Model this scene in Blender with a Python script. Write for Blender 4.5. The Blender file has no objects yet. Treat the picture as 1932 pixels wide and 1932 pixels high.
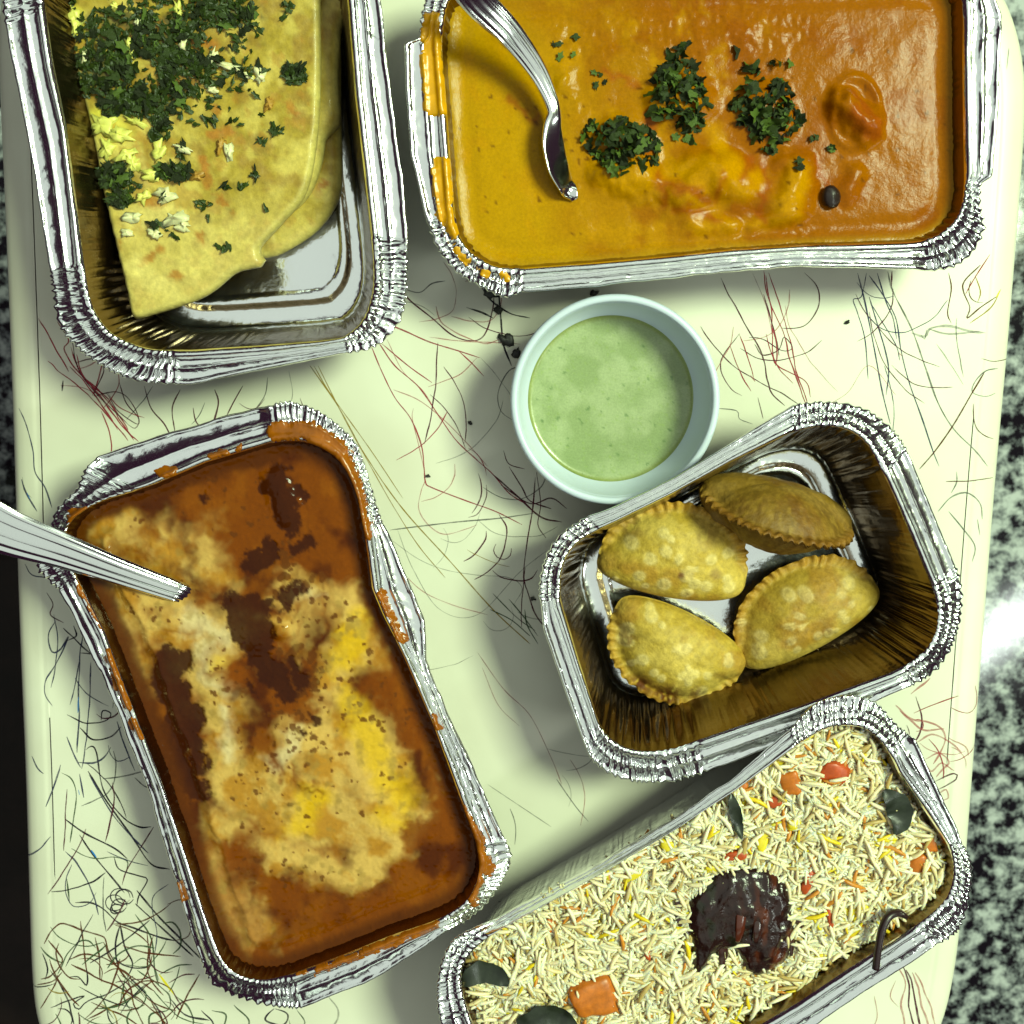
import bpy, math, random
import numpy as np
from mathutils import Vector, Matrix, Euler

random.seed(7)
RNG = np.random.default_rng(11)
SC = bpy.context.scene
COL = SC.collection
R = math.radians

# ---------------------------------------------------------------- camera
TILT = R(7.5)
DIST = 0.461
HALF = math.tan(R(25.0))
FPX = 966.0 / HALF                       # focal length in the design grid (a 1932 wide drawing)
CAM = np.array([0.0, DIST * math.sin(TILT), DIST * math.cos(TILT)])
cam_d = bpy.data.cameras.new('camera')
cam = bpy.data.objects.new('camera', cam_d)
COL.objects.link(cam)
cam.location = CAM
cam.rotation_euler = (-TILT, 0, 0)
cam_d.sensor_width = 36.0
cam_d.lens = 18.0 / HALF
cam_d.clip_start = 0.01
cam_d.clip_end = 50
cam_d.dof.use_dof = True
cam_d.dof.focus_distance = 0.43
cam_d.dof.aperture_fstop = 20.0
SC.camera = cam

# ---------------------------------------------------------------- room light
world = bpy.data.worlds.new('World')
SC.world = world
world.use_nodes = True
bg = world.node_tree.nodes['Background']
bg.inputs[0].default_value = (0.60, 0.18, 0.48, 1)     # dim, purplish surroundings
bg.inputs[1].default_value = 0.05

def area_lamp(name, loc, target, sx, sy, power, color, axis=None):
    l = bpy.data.lights.new(name, 'AREA')
    l.shape = 'RECTANGLE'; l.size = sx; l.size_y = sy
    l.energy = power; l.color = color
    o = bpy.data.objects.new(name, l)
    COL.objects.link(o)
    o.location = loc
    d = Vector(target) - Vector(loc)
    q = d.to_track_quat('-Z', 'Y')
    if axis is not None:                       # turn the long side (local x) along a direction
        a = q.inverted() @ Vector(axis)
        q = q @ Matrix.Rotation(math.atan2(a.y, a.x), 3, 'Z').to_quaternion()
    o.rotation_euler = q.to_euler()
    return o
KEY = (0.80, 1.0, 0.64)
area_lamp('key_lamp', (0.95, 0.50, 1.45), (0.0, 0.0, 0.0), 0.46, 0.46, 60.0, KEY)
area_lamp('tube_lamp', (1.26, -0.54, 1.25), (0.3, 0.0, -0.4), 0.60, 0.10, 8.0, (0.88, 1.0, 0.90), axis=(0.85, 0.5, 0))
area_lamp('rim_fill_top', (0.15, 1.45, 1.30), (0.0, 0.0, 0.0), 1.5, 0.35, 3.4, (0.80, 1.0, 0.80))  # added fill, no window known there; gives the tilted foil rims glints
area_lamp('ceiling_panel', (-0.10, -0.05, 1.75), (-0.10, -0.05, 0.0), 2.5, 2.5, 17.0, (0.86, 1.0, 0.88))
area_lamp('rim_fill_bottom', (0.25, -1.45, 1.20), (0.0, 0.0, 0.0), 1.2, 0.3, 1.6, (0.80, 1.0, 0.80))  # added unseen fill so the lower foil flanges turn bright

SC.view_settings.view_transform = 'Standard'
SC.view_settings.look = 'None'
SC.view_settings.exposure = -0.32
SC.view_settings.gamma = 1.0
SC.view_settings.use_curve_mapping = False
SC.render.engine = 'CYCLES'
SC.cycles.use_denoising = True
SC.cycles.max_bounces = 8
SC.cycles.glossy_bounces = 5
SC.cycles.caustics_reflective = False
SC.cycles.sample_clamp_indirect = 4.0

# ---------------------------------------------------------------- helpers
def U(px, z):
    """drawing-grid points (n,2) -> points (n,3) of the place at height z (scalar or n)."""
    px = np.asarray(px, float).reshape(-1, 2)
    z = np.broadcast_to(np.asarray(z, float), (len(px),))
    a = (px[:, 0] - 966.0) / FPX
    b = -(px[:, 1] - 966.0) / FPX
    c, s = math.cos(TILT), math.sin(TILT)
    dx = a
    dy = b * c - s
    dz = -b * s - c
    # rotate (a,b,-1) about x by -TILT: y' = b*c + (-1)*s ; z' = -b*s + (-1)*c
    t = (z - CAM[2]) / dz
    return np.stack([CAM[0] + dx * t, CAM[1] + dy * t, z], 1)

def P(x, y, z):
    return Vector(U([(x, y)], z)[0])

def to_px(w):
    w = np.asarray(w, float).reshape(-1, 3) - CAM
    c, s = math.cos(TILT), math.sin(TILT)
    yl = w[:, 1] * c - w[:, 2] * s
    zl = w[:, 1] * s + w[:, 2] * c
    k = FPX / -zl
    return np.stack([966 + w[:, 0] * k, 966 - yl * k], 1)

def _hash(ix, iy, seed):
    h = (ix.astype(np.int64) * 374761393 + iy.astype(np.int64) * 668265263 + seed * 1442695041) & 0xffffffff
    h = ((h ^ (h >> 13)) * 1274126177) & 0xffffffff
    h = (h ^ (h >> 16)) & 0xffff
    return h / 65535.0

def vnoise(x, y, seed=0):
    x = np.asarray(x, float); y = np.asarray(y, float)
    x, y = np.broadcast_arrays(x, y)
    ix = np.floor(x); iy = np.floor(y)
    fx = x - ix; fy = y - iy
    fx = fx * fx * fx * (fx * (fx * 6 - 15) + 10); fy = fy * fy * fy * (fy * (fy * 6 - 15) + 10)
    a = _hash(ix, iy, seed); b = _hash(ix + 1, iy, seed)
    c = _hash(ix, iy + 1, seed); d = _hash(ix + 1, iy + 1, seed)
    return (a * (1 - fx) + b * fx) * (1 - fy) + (c * (1 - fx) + d * fx) * fy

def fbm(x, y, seed=0, oct=4, gain=0.5):
    s = 0; a = 1; n = 0
    for i in range(oct):
        s = s + a * (vnoise(x + 17.3 * i, y - 9.1 * i, seed + i) * 2 - 1); n += a; a *= gain
        x, y = 2 * (0.8 * x - 0.6 * y), 2 * (0.6 * x + 0.8 * y)
    return s / n

def sstep(a, b, x):
    t = np.clip((x - a) / (b - a), 0, 1)
    return t * t * (3 - 2 * t)

def catmull(pts, step, closed=False):
    pts = np.asarray(pts, float)
    n = len(pts)
    out = []
    rng = range(n if closed else n - 1)
    for i in rng:
        p0 = pts[(i - 1) % n] if (closed or i > 0) else 2 * pts[0] - pts[1]
        p1 = pts[i]; p2 = pts[(i + 1) % n]
        p3 = pts[(i + 2) % n] if (closed or i + 2 < n) else 2 * pts[-1] - pts[-2]
        m = max(2, int(np.linalg.norm((p2 - p1)[:2]) / step))
        t = np.linspace(0, 1, m, endpoint=False)[:, None]
        out.append(0.5 * (2 * p1 + (p2 - p0) * t + (2 * p0 - 5 * p1 + 4 * p2 - p3) * t ** 2 + (3 * p1 - p0 - 3 * p2 + p3) * t ** 3))
    if not closed:
        out.append(pts[-1:])
    return np.concatenate(out)

def inside(poly, pts):
    x, y = pts[:, 0], pts[:, 1]
    res = np.zeros(len(pts), bool)
    n = len(poly)
    for i in range(n):
        x1, y1 = poly[i]; x2, y2 = poly[(i + 1) % n]
        if y1 == y2: continue
        c = ((y1 > y) != (y2 > y)) & (x < (x2 - x1) * (y - y1) / (y2 - y1) + x1)
        res ^= c
    return res

def dist_poly(poly, pts, nearest=False):
    """distance to a closed polyline (and the nearest point)"""
    best = np.full(len(pts), 1e9); near = np.zeros((len(pts), 2))
    n = len(poly)
    for i in range(n):
        a = poly[i]; b = poly[(i + 1) % n]; ab = b - a
        L = ab @ ab
        if L < 1e-16: continue
        t = np.clip(((pts - a) @ ab) / L, 0, 1)
        q = a + t[:, None] * ab
        d = np.hypot(*(pts - q).T)
        m = d < best
        best[m] = d[m]
        if nearest: near[m] = q[m]
    return (best, near) if nearest else best

def capsules(px, caps, soft=10.0):
    """max over strokes (x1,y1,x2,y2,r) of (r - distance)/soft"""
    f = np.full(len(px), -50.0)
    for (x1, y1, x2, y2, r) in caps:
        a = np.array([x1, y1]); ab = np.array([x2 - x1, y2 - y1], float)
        L = max(ab @ ab, 1e-9)
        t = np.clip(((px - a) @ ab) / L, 0, 1)
        d = np.hypot(*(px - a - t[:, None] * ab).T)
        f = np.maximum(f, (r - d) / soft)
    return f

def mesh_obj(name, verts, faces, mat, parent=None, smooth=True, col=None, flat=None, loc=None):
    me = bpy.data.meshes.new(name)
    me.from_pydata(np.asarray(verts, float).tolist(), [], faces if isinstance(faces, list) else np.asarray(faces).tolist())
    if smooth:
        sm = np.ones(len(me.polygons), bool)
        if flat is not None: sm &= ~np.asarray(flat, bool)
        me.polygons.foreach_set('use_smooth', sm)
    if col is not None:
        at = me.color_attributes.new('Col', 'FLOAT_COLOR', 'POINT')
        c = np.ones((len(me.vertices), 4), np.float32); c[:, :3] = col
        at.data.foreach_set('color', c.ravel())
    me.materials.append(mat)
    me.update()
    o = bpy.data.objects.new(name, me)
    COL.objects.link(o)
    if parent is not None: o.parent = parent
    if loc is not None: o.location = loc
    return o

def tag(o, label, cat, group=None, kind=None):
    o['label'] = label
    if cat: o['category'] = cat
    if group: o['group'] = group
    if kind: o['kind'] = kind
    return o

def thing(name, label, cat, loc=(0, 0, 0), group=None):
    o = bpy.data.objects.new(name, None)
    o.empty_display_size = 0.01
    COL.objects.link(o)
    o.location = loc
    return tag(o, label, cat, group)

def grid_faces(n, m, closed=False, off=0):
    """n samples along, m rows; vertex index = i*m + j"""
    i = np.arange(n if closed else n - 1)
    j = np.arange(m - 1)
    I, J = np.meshgrid(i, j, indexing='ij')
    I2 = (I + 1) % n
    return (np.stack([I * m + J, I * m + J + 1, I2 * m + J + 1, I2 * m + J], -1).reshape(-1, 4) + off)

# ---------------------------------------------------------------- materials
def nodes_of(m):
    m.use_nodes = True
    nt = m.node_tree
    return nt, nt.nodes['Principled BSDF']

def noise_node(nt, scale, detail=3, rough=0.5, stretch=None):
    tc = nt.nodes.new('ShaderNodeTexCoord')
    n = nt.nodes.new('ShaderNodeTexNoise')
    n.inputs['Scale'].default_value = scale
    n.inputs['Detail'].default_value = detail
    n.inputs['Roughness'].default_value = rough
    if stretch:
        mp = nt.nodes.new('ShaderNodeMapping')
        mp.inputs['Scale'].default_value = stretch
        nt.links.new(tc.outputs['Object'], mp.inputs[0])
        nt.links.new(mp.outputs[0], n.inputs['Vector'])
    else:
        nt.links.new(tc.outputs['Object'], n.inputs['Vector'])
    return n

def bump(nt, bsdf, sock, strength, dist, prev=None):
    b = nt.nodes.new('ShaderNodeBump')
    b.inputs['Strength'].default_value = strength
    b.inputs['Distance'].default_value = dist
    nt.links.new(sock, b.inputs['Height'])
    if prev is not None: nt.links.new(prev.outputs[0], b.inputs['Normal'])
    nt.links.new(b.outputs[0], bsdf.inputs['Normal'])
    return b

def simple(name, color, rough=0.5, metal=0.0, spec=0.5, bscale=None, bstr=0.3, bdist=0.0004, var=0.0, vscale=200, sss=0.0, coat=0.0):
    m = bpy.data.materials.new(name)
    nt, b = nodes_of(m)
    b.inputs['Base Color'].default_value = (*color, 1)
    b.inputs['Roughness'].default_value = rough
    b.inputs['Metallic'].default_value = metal
    b.inputs['Specular IOR Level'].default_value = spec
    if coat: b.inputs['Coat Weight'].default_value = coat; b.inputs['Coat Roughness'].default_value = 0.12
    if sss:
        b.inputs['Subsurface Weight'].default_value = sss
        b.inputs['Subsurface Radius'].default_value = (0.003, 0.002, 0.001)
        b.inputs['Subsurface Scale'].default_value = 0.5
    if var:
        n = noise_node(nt, vscale, 4, 0.6)
        mr = nt.nodes.new('ShaderNodeMapRange')
        mr.inputs['From Min'].default_value = 0.3; mr.inputs['From Max'].default_value = 0.7
        mr.inputs['To Min'].default_value = 1 - var; mr.inputs['To Max'].default_value = 1 + var
        nt.links.new(n.outputs['Fac'], mr.inputs[0])
        mx = nt.nodes.new('ShaderNodeMix'); mx.data_type = 'RGBA'; mx.blend_type = 'MULTIPLY'
        mx.inputs['Factor'].default_value = 1.0
        mx.inputs['A'].default_value = (*color, 1)
        nt.links.new(mr.outputs[0], mx.inputs['B'])
        nt.links.new(mx.outputs['Result'], b.inputs['Base Color'])
    if bscale:
        n2 = noise_node(nt, bscale, 4, 0.6)
        bump(nt, b, n2.outputs['Fac'], bstr, bdist)
    return m

def painted(name, rough=0.35, spec=0.5, bscale=300, bstr=0.4, bdist=0.0006, grain=0.18, gscale=900, coat=0.0, bstretch=None, sss=0.0):
    """colour from the mesh's own colour layer, with fine procedural grain and relief"""
    m = bpy.data.materials.new(name)
    nt, b = nodes_of(m)
    a = nt.nodes.new('ShaderNodeAttribute'); a.attribute_name = 'Col'
    n = noise_node(nt, gscale, 3, 0.65)
    mr = nt.nodes.new('ShaderNodeMapRange')
    mr.inputs['From Min'].default_value = 0.3; mr.inputs['From Max'].default_value = 0.7
    mr.inputs['To Min'].default_value = 1 - grain; mr.inputs['To Max'].default_value = 1 + grain
    nt.links.new(n.outputs['Fac'], mr.inputs[0])
    mx = nt.nodes.new('ShaderNodeMix'); mx.data_type = 'RGBA'; mx.blend_type = 'MULTIPLY'
    mx.inputs['Factor'].default_value = 1.0
    nt.links.new(a.outputs['Color'], mx.inputs['A']); nt.links.new(mr.outputs[0], mx.inputs['B'])
    nt.links.new(mx.outputs['Result'], b.inputs['Base Color'])
    b.inputs['Roughness'].default_value = rough
    b.inputs['Specular IOR Level'].default_value = spec
    if coat:
        b.inputs['Coat Weight'].default_value = coat
        b.inputs['Coat Roughness'].default_value = 0.08
    if sss:
        b.inputs['Subsurface Weight'].default_value = sss
        b.inputs['Subsurface Radius'].default_value = (0.003, 0.0018, 0.0006)
        b.inputs['Subsurface Scale'].default_value = 0.5
    if bscale:
        n2 = noise_node(nt, bscale, 4, 0.6, bstretch)
        bump(nt, b, n2.outputs['Fac'], bstr, bdist)
    return m

def foil_material(name, rough=0.17, base=(0.93, 0.94, 0.92)):
    m = bpy.data.materials.new(name)
    nt, b = nodes_of(m)
    b.inputs['Base Color'].default_value = (*base, 1)
    b.inputs['Metallic'].default_value = 1.0
    b.inputs['Roughness'].default_value = rough
    n1 = noise_node(nt, 90, 3, 0.5)
    n2 = noise_node(nt, 420, 2, 0.6)
    b1 = bump(nt, b, n1.outputs['Fac'], 0.35, 0.0015)
    bump(nt, b, n2.outputs['Fac'], 0.22, 0.0004, b1)
    return m

FOIL = foil_material('foil')
SHADED_FOIL = foil_material('shaded_foil', 0.24, (0.21, 0.145, 0.075))  # brown food reflections and inner shade painted into the wall foil
STEEL = simple('stainless_steel', (0.86, 0.87, 0.84), 0.14, 1.0, bscale=500, bstr=0.05, bdist=0.0002)

# ---------------------------------------------------------------- the floor and the table
def terrazzo():
    m = bpy.data.materials.new('terrazzo_floor')
    nt, b = nodes_of(m)
    n = noise_node(nt, 80, 5, 0.66)
    n2 = noise_node(nt, 14, 2, 0.5)
    add = nt.nodes.new('ShaderNodeMath'); add.operation = 'MULTIPLY_ADD'
    nt.links.new(n2.outputs['Fac'], add.inputs[0]); add.inputs[1].default_value = 0.35
    nt.links.new(n.outputs['Fac'], add.inputs[2])
    r = nt.nodes.new('ShaderNodeValToRGB')
    e = r.color_ramp.elements
    e[0].position = 0.60; e[0].color = (0.008, 0.006, 0.010, 1)
    e[1].position = 0.80; e[1].color = (0.50, 0.53, 0.52, 1)
    k = r.color_ramp.elements.new(0.66); k.color = (0.13, 0.14, 0.15, 1)
    nt.links.new(add.outputs[0], r.inputs[0])
    nt.links.new(r.outputs[0], b.inputs['Base Color'])
    b.inputs['Roughness'].default_value = 0.09
    return m
FZ = -0.46
v = [(-4, -4, FZ), (4, -4, FZ), (4, 4, FZ), (-4, 4, FZ)]
fl = mesh_obj('floor', v, [[0, 1, 2, 3]], terrazzo(), smooth=False)
tag(fl, 'polished black and white speckled terrazzo floor below the table', None, kind='structure')

def plastic_material():
    m = bpy.data.materials.new('white_plastic')
    nt, b = nodes_of(m)
    n = noise_node(nt, 9, 4, 0.6)
    r = nt.nodes.new('ShaderNodeValToRGB')
    r.color_ramp.elements[0].position = 0.3; r.color_ramp.elements[0].color = (0.60, 0.57, 0.46, 1)
    r.color_ramp.elements[1].position = 0.72; r.color_ramp.elements[1].color = (0.72, 0.71, 0.59, 1)
    nt.links.new(n.outputs['Fac'], r.inputs[0])
    nt.links.new(r.outputs[0], b.inputs['Base Color'])
    b.inputs['Roughness'].default_value = 0.38
    b.inputs['Specular IOR Level'].default_value = 0.45
    n2 = noise_node(nt, 700, 3, 0.6)
    bump(nt, b, n2.outputs['Fac'], 0.06, 0.0003)
    return m
PLASTIC = plastic_material()
table = thing('plastic_table', 'low white plastic table with rounded edges covered in pen scribbles', 'table', (0, 0, FZ))
edge_px = [(1927, 160), (1921, 300), (1908, 474), (1889, 702), (1871, 897), (1843, 1253), (1818, 1579), (1802, 1772), (1780, 1900), (1745, 1985), (1690, 2030), (1600, 2048),
           (1200, 2050), (700, 2050), (300, 2048), (170, 2035), (100, 1990), (74, 1910), (66, 1800), (56, 1455), (45, 1190), (32, 765), (18, 400), (6, 100), (12, -30), (55, -110), (150, -140),
           (600, -145), (1100, -145), (1600, -140), (1780, -115), (1860, -50), (1908, 45)]
E = U(catmull(edge_px, 22, True), -0.012)[:, :2]
for _ in range(12): E = (np.roll(E, 1, 0) + 2 * E + np.roll(E, -1, 0)) / 4
tg = np.roll(E, -1, 0) - np.roll(E, 1, 0)
tg /= np.linalg.norm(tg, axis=1)[:, None]
nrm = np.stack([tg[:, 1], -tg[:, 0]], 1)
area2 = np.sum(E[:, 0] * np.roll(E[:, 1], -1) - np.roll(E[:, 0], -1) * E[:, 1])
if area2 < 0: nrm = -nrm
prof = [(4, -42), (2.5, -41), (1.2, -30), (0, -14), (0.2, -9.5), (1.0, -6), (2.6, -3.2), (5.0, -1.5), (8.0, -0.6), (11, -0.15), (12.2, -0.05), (12.8, -0.15), (13.6, -0.15), (14.4, 0.0), (15.2, 0.0)]
def relax(q, k):
    for _ in range(k): q = (np.roll(q, 1, 0) + 2 * q + np.roll(q, -1, 0)) / 4
    return q
nrm = relax(nrm, 6)
nrm /= np.linalg.norm(nrm, axis=1)[:, None]
V = np.stack([np.column_stack([E - nrm * d * 1e-3, np.full(len(E), z * 1e-3)]) for d, z in prof], 1)
n, m_ = V.shape[:2]
verts = V.reshape(-1, 3)
faces = grid_faces(n, m_, True).tolist()
faces = [f[::-1] for f in faces]
ctr = verts[m_ - 1::m_].mean(0)
ring = np.arange(n) * m_ + m_ - 1
nv = len(verts)
verts = np.concatenate([verts, ctr[None]])
faces += [[int(ring[(i + 1) % n]), int(ring[i]), nv] for i in range(n)][::1]
faces[-n:] = [f[::-1] if area2 > 0 else f for f in faces[-n:]]
flat_ = [(k >= n * (m_ - 1)) or (k % (m_ - 1)) >= 14 for k in range(len(faces))]
top = mesh_obj('table_top', verts - np.array([0, 0, FZ]), faces, PLASTIC, table, flat=flat_)
for (lx, ly) in ((250, 150), (1700, 150), (300, 1800), (1600, 1800)):
    c = U([(lx, ly)], -0.03)[0]
    sx = 1 if c[0] > 0 else -1; sy = 1 if c[1] > 0 else -1
    rings = []
    for (zz, w, o_) in ((-0.02, 0.024, 0.0), (-0.2, 0.02, 0.006), (FZ, 0.016, 0.014)):
        for k in range(12):
            a = 2 * math.pi * k / 12
            rings.append((c[0] + sx * o_ + w * math.cos(a), c[1] + sy * o_ + w * math.sin(a), zz - FZ))
    fs = [[r * 12 + k, r * 12 + (k + 1) % 12, (r + 1) * 12 + (k + 1) % 12, (r + 1) * 12 + k] for r in range(2) for k in range(12)]
    fs.append([24 + k for k in range(11, -1, -1)])
    mesh_obj('leg', rings, fs, PLASTIC, table)

def rounded_slab(x0, x1, y0, y1, z0, z1, r=0.008):
    vs = []; prof_ = [(r, z0), (0, z0 + r), (0, z1 - r), (r * 0.3, z1 - r * 0.3), (r, z1)]
    for ins, z in prof_:
        for (cx_, cy_, a0) in ((x1 - 0.02, y1 - 0.02, 0), (x0 + 0.02, y1 - 0.02, 90), (x0 + 0.02, y0 + 0.02, 180), (x1 - 0.02, y0 + 0.02, 270)):
            for k in range(7):
                a = R(a0 + 15 * k); vs.append((cx_ + (0.02 - ins) * math.cos(a), cy_ + (0.02 - ins) * math.sin(a), z))
    f = [[q * 28 + k, q * 28 + (k + 1) % 28, (q + 1) * 28 + (k + 1) % 28, (q + 1) * 28 + k] for q in range(4) for k in range(28)]
    f += [list(range(27, -1, -1)), [4 * 28 + k for k in range(28)]]
    return vs, f
WOOD = simple('dark_wood', (0.010, 0.005, 0.004), 0.6, spec=0.2, bscale=60, var=0.4, vscale=40)
stool = thing('low_furniture', 'dark low piece of furniture in deep shadow beside the left table edge', 'furniture', (-0.40, -0.20, FZ))
vs_, fs_ = rounded_slab(-0.15, 0.135, -0.19, 0.16, 0.27, 0.30)
mesh_obj('seat', vs_, fs_, WOOD, stool)
for (lx, ly) in ((-0.13, -0.17), (0.095, -0.17), (-0.13, 0.12), (0.095, 0.12)):
    vs_, fs_ = rounded_slab(lx, lx + 0.042, ly, ly + 0.042, 0.0, 0.272, 0.003)
    mesh_obj('leg', vs_, fs_, WOOD, stool)

# pen and crayon strokes on the table: thin ribbons of ink
def ink(name, color, alpha):
    m = bpy.data.materials.new(name)
    nt, b = nodes_of(m)
    b.inputs['Base Color'].default_value = (*color, 1)
    b.inputs['Roughness'].default_value = 0.8
    b.inputs['Specular IOR Level'].default_value = 0.1
    n = noise_node(nt, 260, 3, 0.7)
    mr = nt.nodes.new('ShaderNodeMapRange')
    mr.inputs['From Min'].default_value = 0.32; mr.inputs['From Max'].default_value = 0.6
    mr.inputs['To Min'].default_value = min(1, alpha * 1.15) * 0.55; mr.inputs['To Max'].default_value = min(1, alpha * 1.15)
    nt.links.new(n.outputs['Fac'], mr.inputs[0])
    nt.links.new(mr.outputs[0], b.inputs['Alpha'])
    return m
INK = {
    'red': ink('red_ink', (0.30, 0.035, 0.05), 0.85), 'pale_red': ink('pale_red_ink', (0.42, 0.10, 0.10), 0.5),
    'plum': ink('plum_ink', (0.09, 0.02, 0.035), 0.85), 'grey': ink('grey_ink', (0.07, 0.075, 0.075), 0.6),
    'pale_grey': ink('pale_grey_ink', (0.16, 0.16, 0.14), 0.42), 'blue': ink('blue_ink', (0.045, 0.05, 0.10), 0.8),
    'bright_blue': ink('bright_blue_ink', (0.03, 0.20, 0.55), 0.9), 'olive': ink('olive_ink', (0.30, 0.20, 0.02), 0.75),
    'yellow': ink('yellow_ink', (0.75, 0.62, 0.02), 0.95), 'dark': ink('dark_ink', (0.02, 0.015, 0.025), 0.9),
    'green': ink('green_ink', (0.05, 0.085, 0.04), 0.8), 'brown': ink('brown_ink', (0.10, 0.03, 0.012), 0.85),
}
ZI = [0.00003]
PIN = [0, 0.2, 1.0, 2.6, 5.0, 8.0, 11, 12.2, 30]; PZ = [-14, -9.5, -6, -3.2, -1.5, -0.6, -0.15, 0, 0]
def stroke(pts, w=2.2, color='grey', jit=0.0):
    c = catmull(pts, 5.0)
    if jit:
        c = c + np.stack([fbm(np.arange(len(c)) * 0.15, 0.0, random.randint(0, 9999), 2), fbm(np.arange(len(c)) * 0.15, 7.0, random.randint(0, 9999), 2)], 1) * jit
    t = np.gradient(c, axis=0)
    t /= np.maximum(np.linalg.norm(t, axis=1), 1e-6)[:, None]
    nn = np.stack([-t[:, 1], t[:, 0]], 1)
    k = np.arange(len(c))
    ww = w * 0.60 * (0.8 + 0.35 * fbm(k * 0.2, 3.0, random.randint(0, 9999), 2)) * np.minimum(1, 0.35 + np.minimum(k, len(c) - 1 - k) * 0.25)
    ZI[0] += 0.0000004
    a = U(c + nn * ww[:, None], ZI[0]); b = U(c - nn * ww[:, None], ZI[0])
    V = np.stack([a, b], 1).reshape(-1, 3)
    # follow the rounded edge of the table top
    de = dist_poly(E, V[:, :2]) * 1000
    ok = inside(E, V[:, :2]) & (de > 0.6)
    V[:, 2] += np.interp(de, PIN, PZ) * 1e-3 + np.where(de < 11.5, 0.00006, 0)
    f = grid_faces(len(c), 2)
    f = f[ok[f].all(1)]
    if len(f) == 0: return None
    V = V - np.array([0, 0, FZ])
    o = mesh_obj('pen_stroke', V, f, INK[color], table, smooth=False)
    return o

S = stroke
# below the flatbread tray
for p in ([(72, 600), (95, 640), (128, 700)], [(108, 605), (128, 640), (118, 660), (140, 690), (185, 745), (240, 815), (252, 832)], [(135, 655), (150, 700), (190, 740), (232, 800), (262, 832)],
          [(90, 682), (120, 705), (165, 745), (215, 800), (240, 833)], [(145, 668), (160, 715), (205, 755), (240, 810)], [(130, 690), (170, 735), (222, 812)]):
    S(p, 2.6, 'red', 3)
S([(112, 560), (118, 620), (135, 640), (145, 690), (175, 735), (240, 800)], 2.0, 'plum', 2)
S([(140, 685), (180, 678), (195, 700), (178, 745), (200, 742), (222, 775), (262, 800), (252, 765), (225, 740), (185, 745)], 2.0, 'plum', 2)
S([(119, 718), (117, 738)], 4, 'dark')
S([(225, 722), (238, 760), (262, 790), (255, 808), (240, 800)], 2.2, 'plum')
S([(272, 728), (285, 770), (310, 800), (325, 830)], 2.2, 'plum')
S([(340, 735), (325, 770), (330, 815)], 2.6, 'plum')
S([(405, 735), (412, 760), (402, 800), (395, 820)], 3.2, 'plum')
S([(458, 728), (440, 760), (425, 790)], 2.4, 'plum')
S([(505, 712), (500, 745), (480, 775)], 2.0, 'grey')
S([(545, 700), (552, 740), (548, 762)], 1.8, 'pale_grey')
S([(33, 770), (48, 800), (62, 850), (66, 890), (85, 920), (98, 958)], 2.4, 'blue')
S([(38, 905), (48, 930), (70, 965)], 3, 'blue'); S([(50, 930), (56, 942)], 3.4, 'bright_blue')
S([(40, 900), (44, 925), (60, 940)], 2, 'pale_grey')
# left of the brown curry
S([(88, 1118), (100, 1140), (95, 1160), (120, 1175)], 2.2, 'plum'); S([(45, 1065), (60, 1085), (95, 1090)], 2.6, 'blue')
S([(105, 1170), (92, 1200), (98, 1230), (115, 1225), (130, 1200), (112, 1240), (88, 1280), (85, 1310), (98, 1332)], 2.4, 'blue', 2)
S([(120, 1185), (150, 1215), (175, 1235)], 3, 'dark', 2); S([(125, 1210), (145, 1200), (140, 1180)], 3, 'dark', 2)
S([(150, 1245), (140, 1300), (132, 1330)], 2.6, 'blue'); S([(155, 1200), (148, 1290), (150, 1350), (145, 1420)], 2.6, 'blue', 2)
S([(172, 1250), (168, 1330), (160, 1420), (153, 1450)], 2.6, 'blue', 2); S([(125, 1348), (160, 1365), (200, 1360), (210, 1345), (195, 1340), (190, 1360)], 2.6, 'dark', 2)
S([(150, 1372), (175, 1395), (210, 1390), (228, 1372)], 2.8, 'dark', 2); S([(126, 1390), (140, 1425), (152, 1448)], 3, 'blue')
S([(148, 1315), (147, 1345)], 3.2, 'bright_blue'); S([(150, 1460), (158, 1505)], 2.6, 'blue'); S([(148, 1490), (150, 1500)], 3.0, 'bright_blue')
S([(162, 1415), (172, 1408), (182, 1420), (195, 1490), (230, 1540), (262, 1560), (285, 1560)], 2.8, 'dark')
S([(166, 1455), (200, 1510), (250, 1580), (285, 1630), (320, 1640)], 3.2, 'dark'); S([(168, 1462), (215, 1540), (265, 1595), (280, 1610)], 2.4, 'blue')
S([(116, 1458), (135, 1470), (144, 1500), (138, 1550), (132, 1590)], 2.2, 'green'); S([(58, 1428), (70, 1450), (82, 1460)], 2.6, 'blue')
S([(122, 1545), (160, 1572), (215, 1600), (240, 1620)], 3, 'dark'); S([(150, 1575), (175, 1612), (215, 1660), (235, 1685)], 3, 'dark'); S([(172, 1604), (182, 1618)], 4.2, 'bright_blue')
S([(135, 1601), (160, 1615), (185, 1620), (215, 1617), (240, 1625), (238, 1645)], 2.2, 'green'); S([(126, 1658), (131, 1700)], 3, 'green')
S([(290, 1560), (265, 1600), (240, 1640), (230, 1670)], 2.6, 'plum'); S([(215, 1617), (225, 1640), (260, 1652), (278, 1660), (262, 1690), (258, 1710)], 2.4, 'dark')
S([(142, 1703), (170, 1703), (195, 1715), (222, 1740), (250, 1750), (300, 1768), (330, 1775)], 3.2, 'dark')
S([(258, 1680), (300, 1730), (350, 1780), (380, 1810)], 3.4, 'dark'); S([(255, 1705), (310, 1755), (365, 1805)], 3, 'dark')
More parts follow.
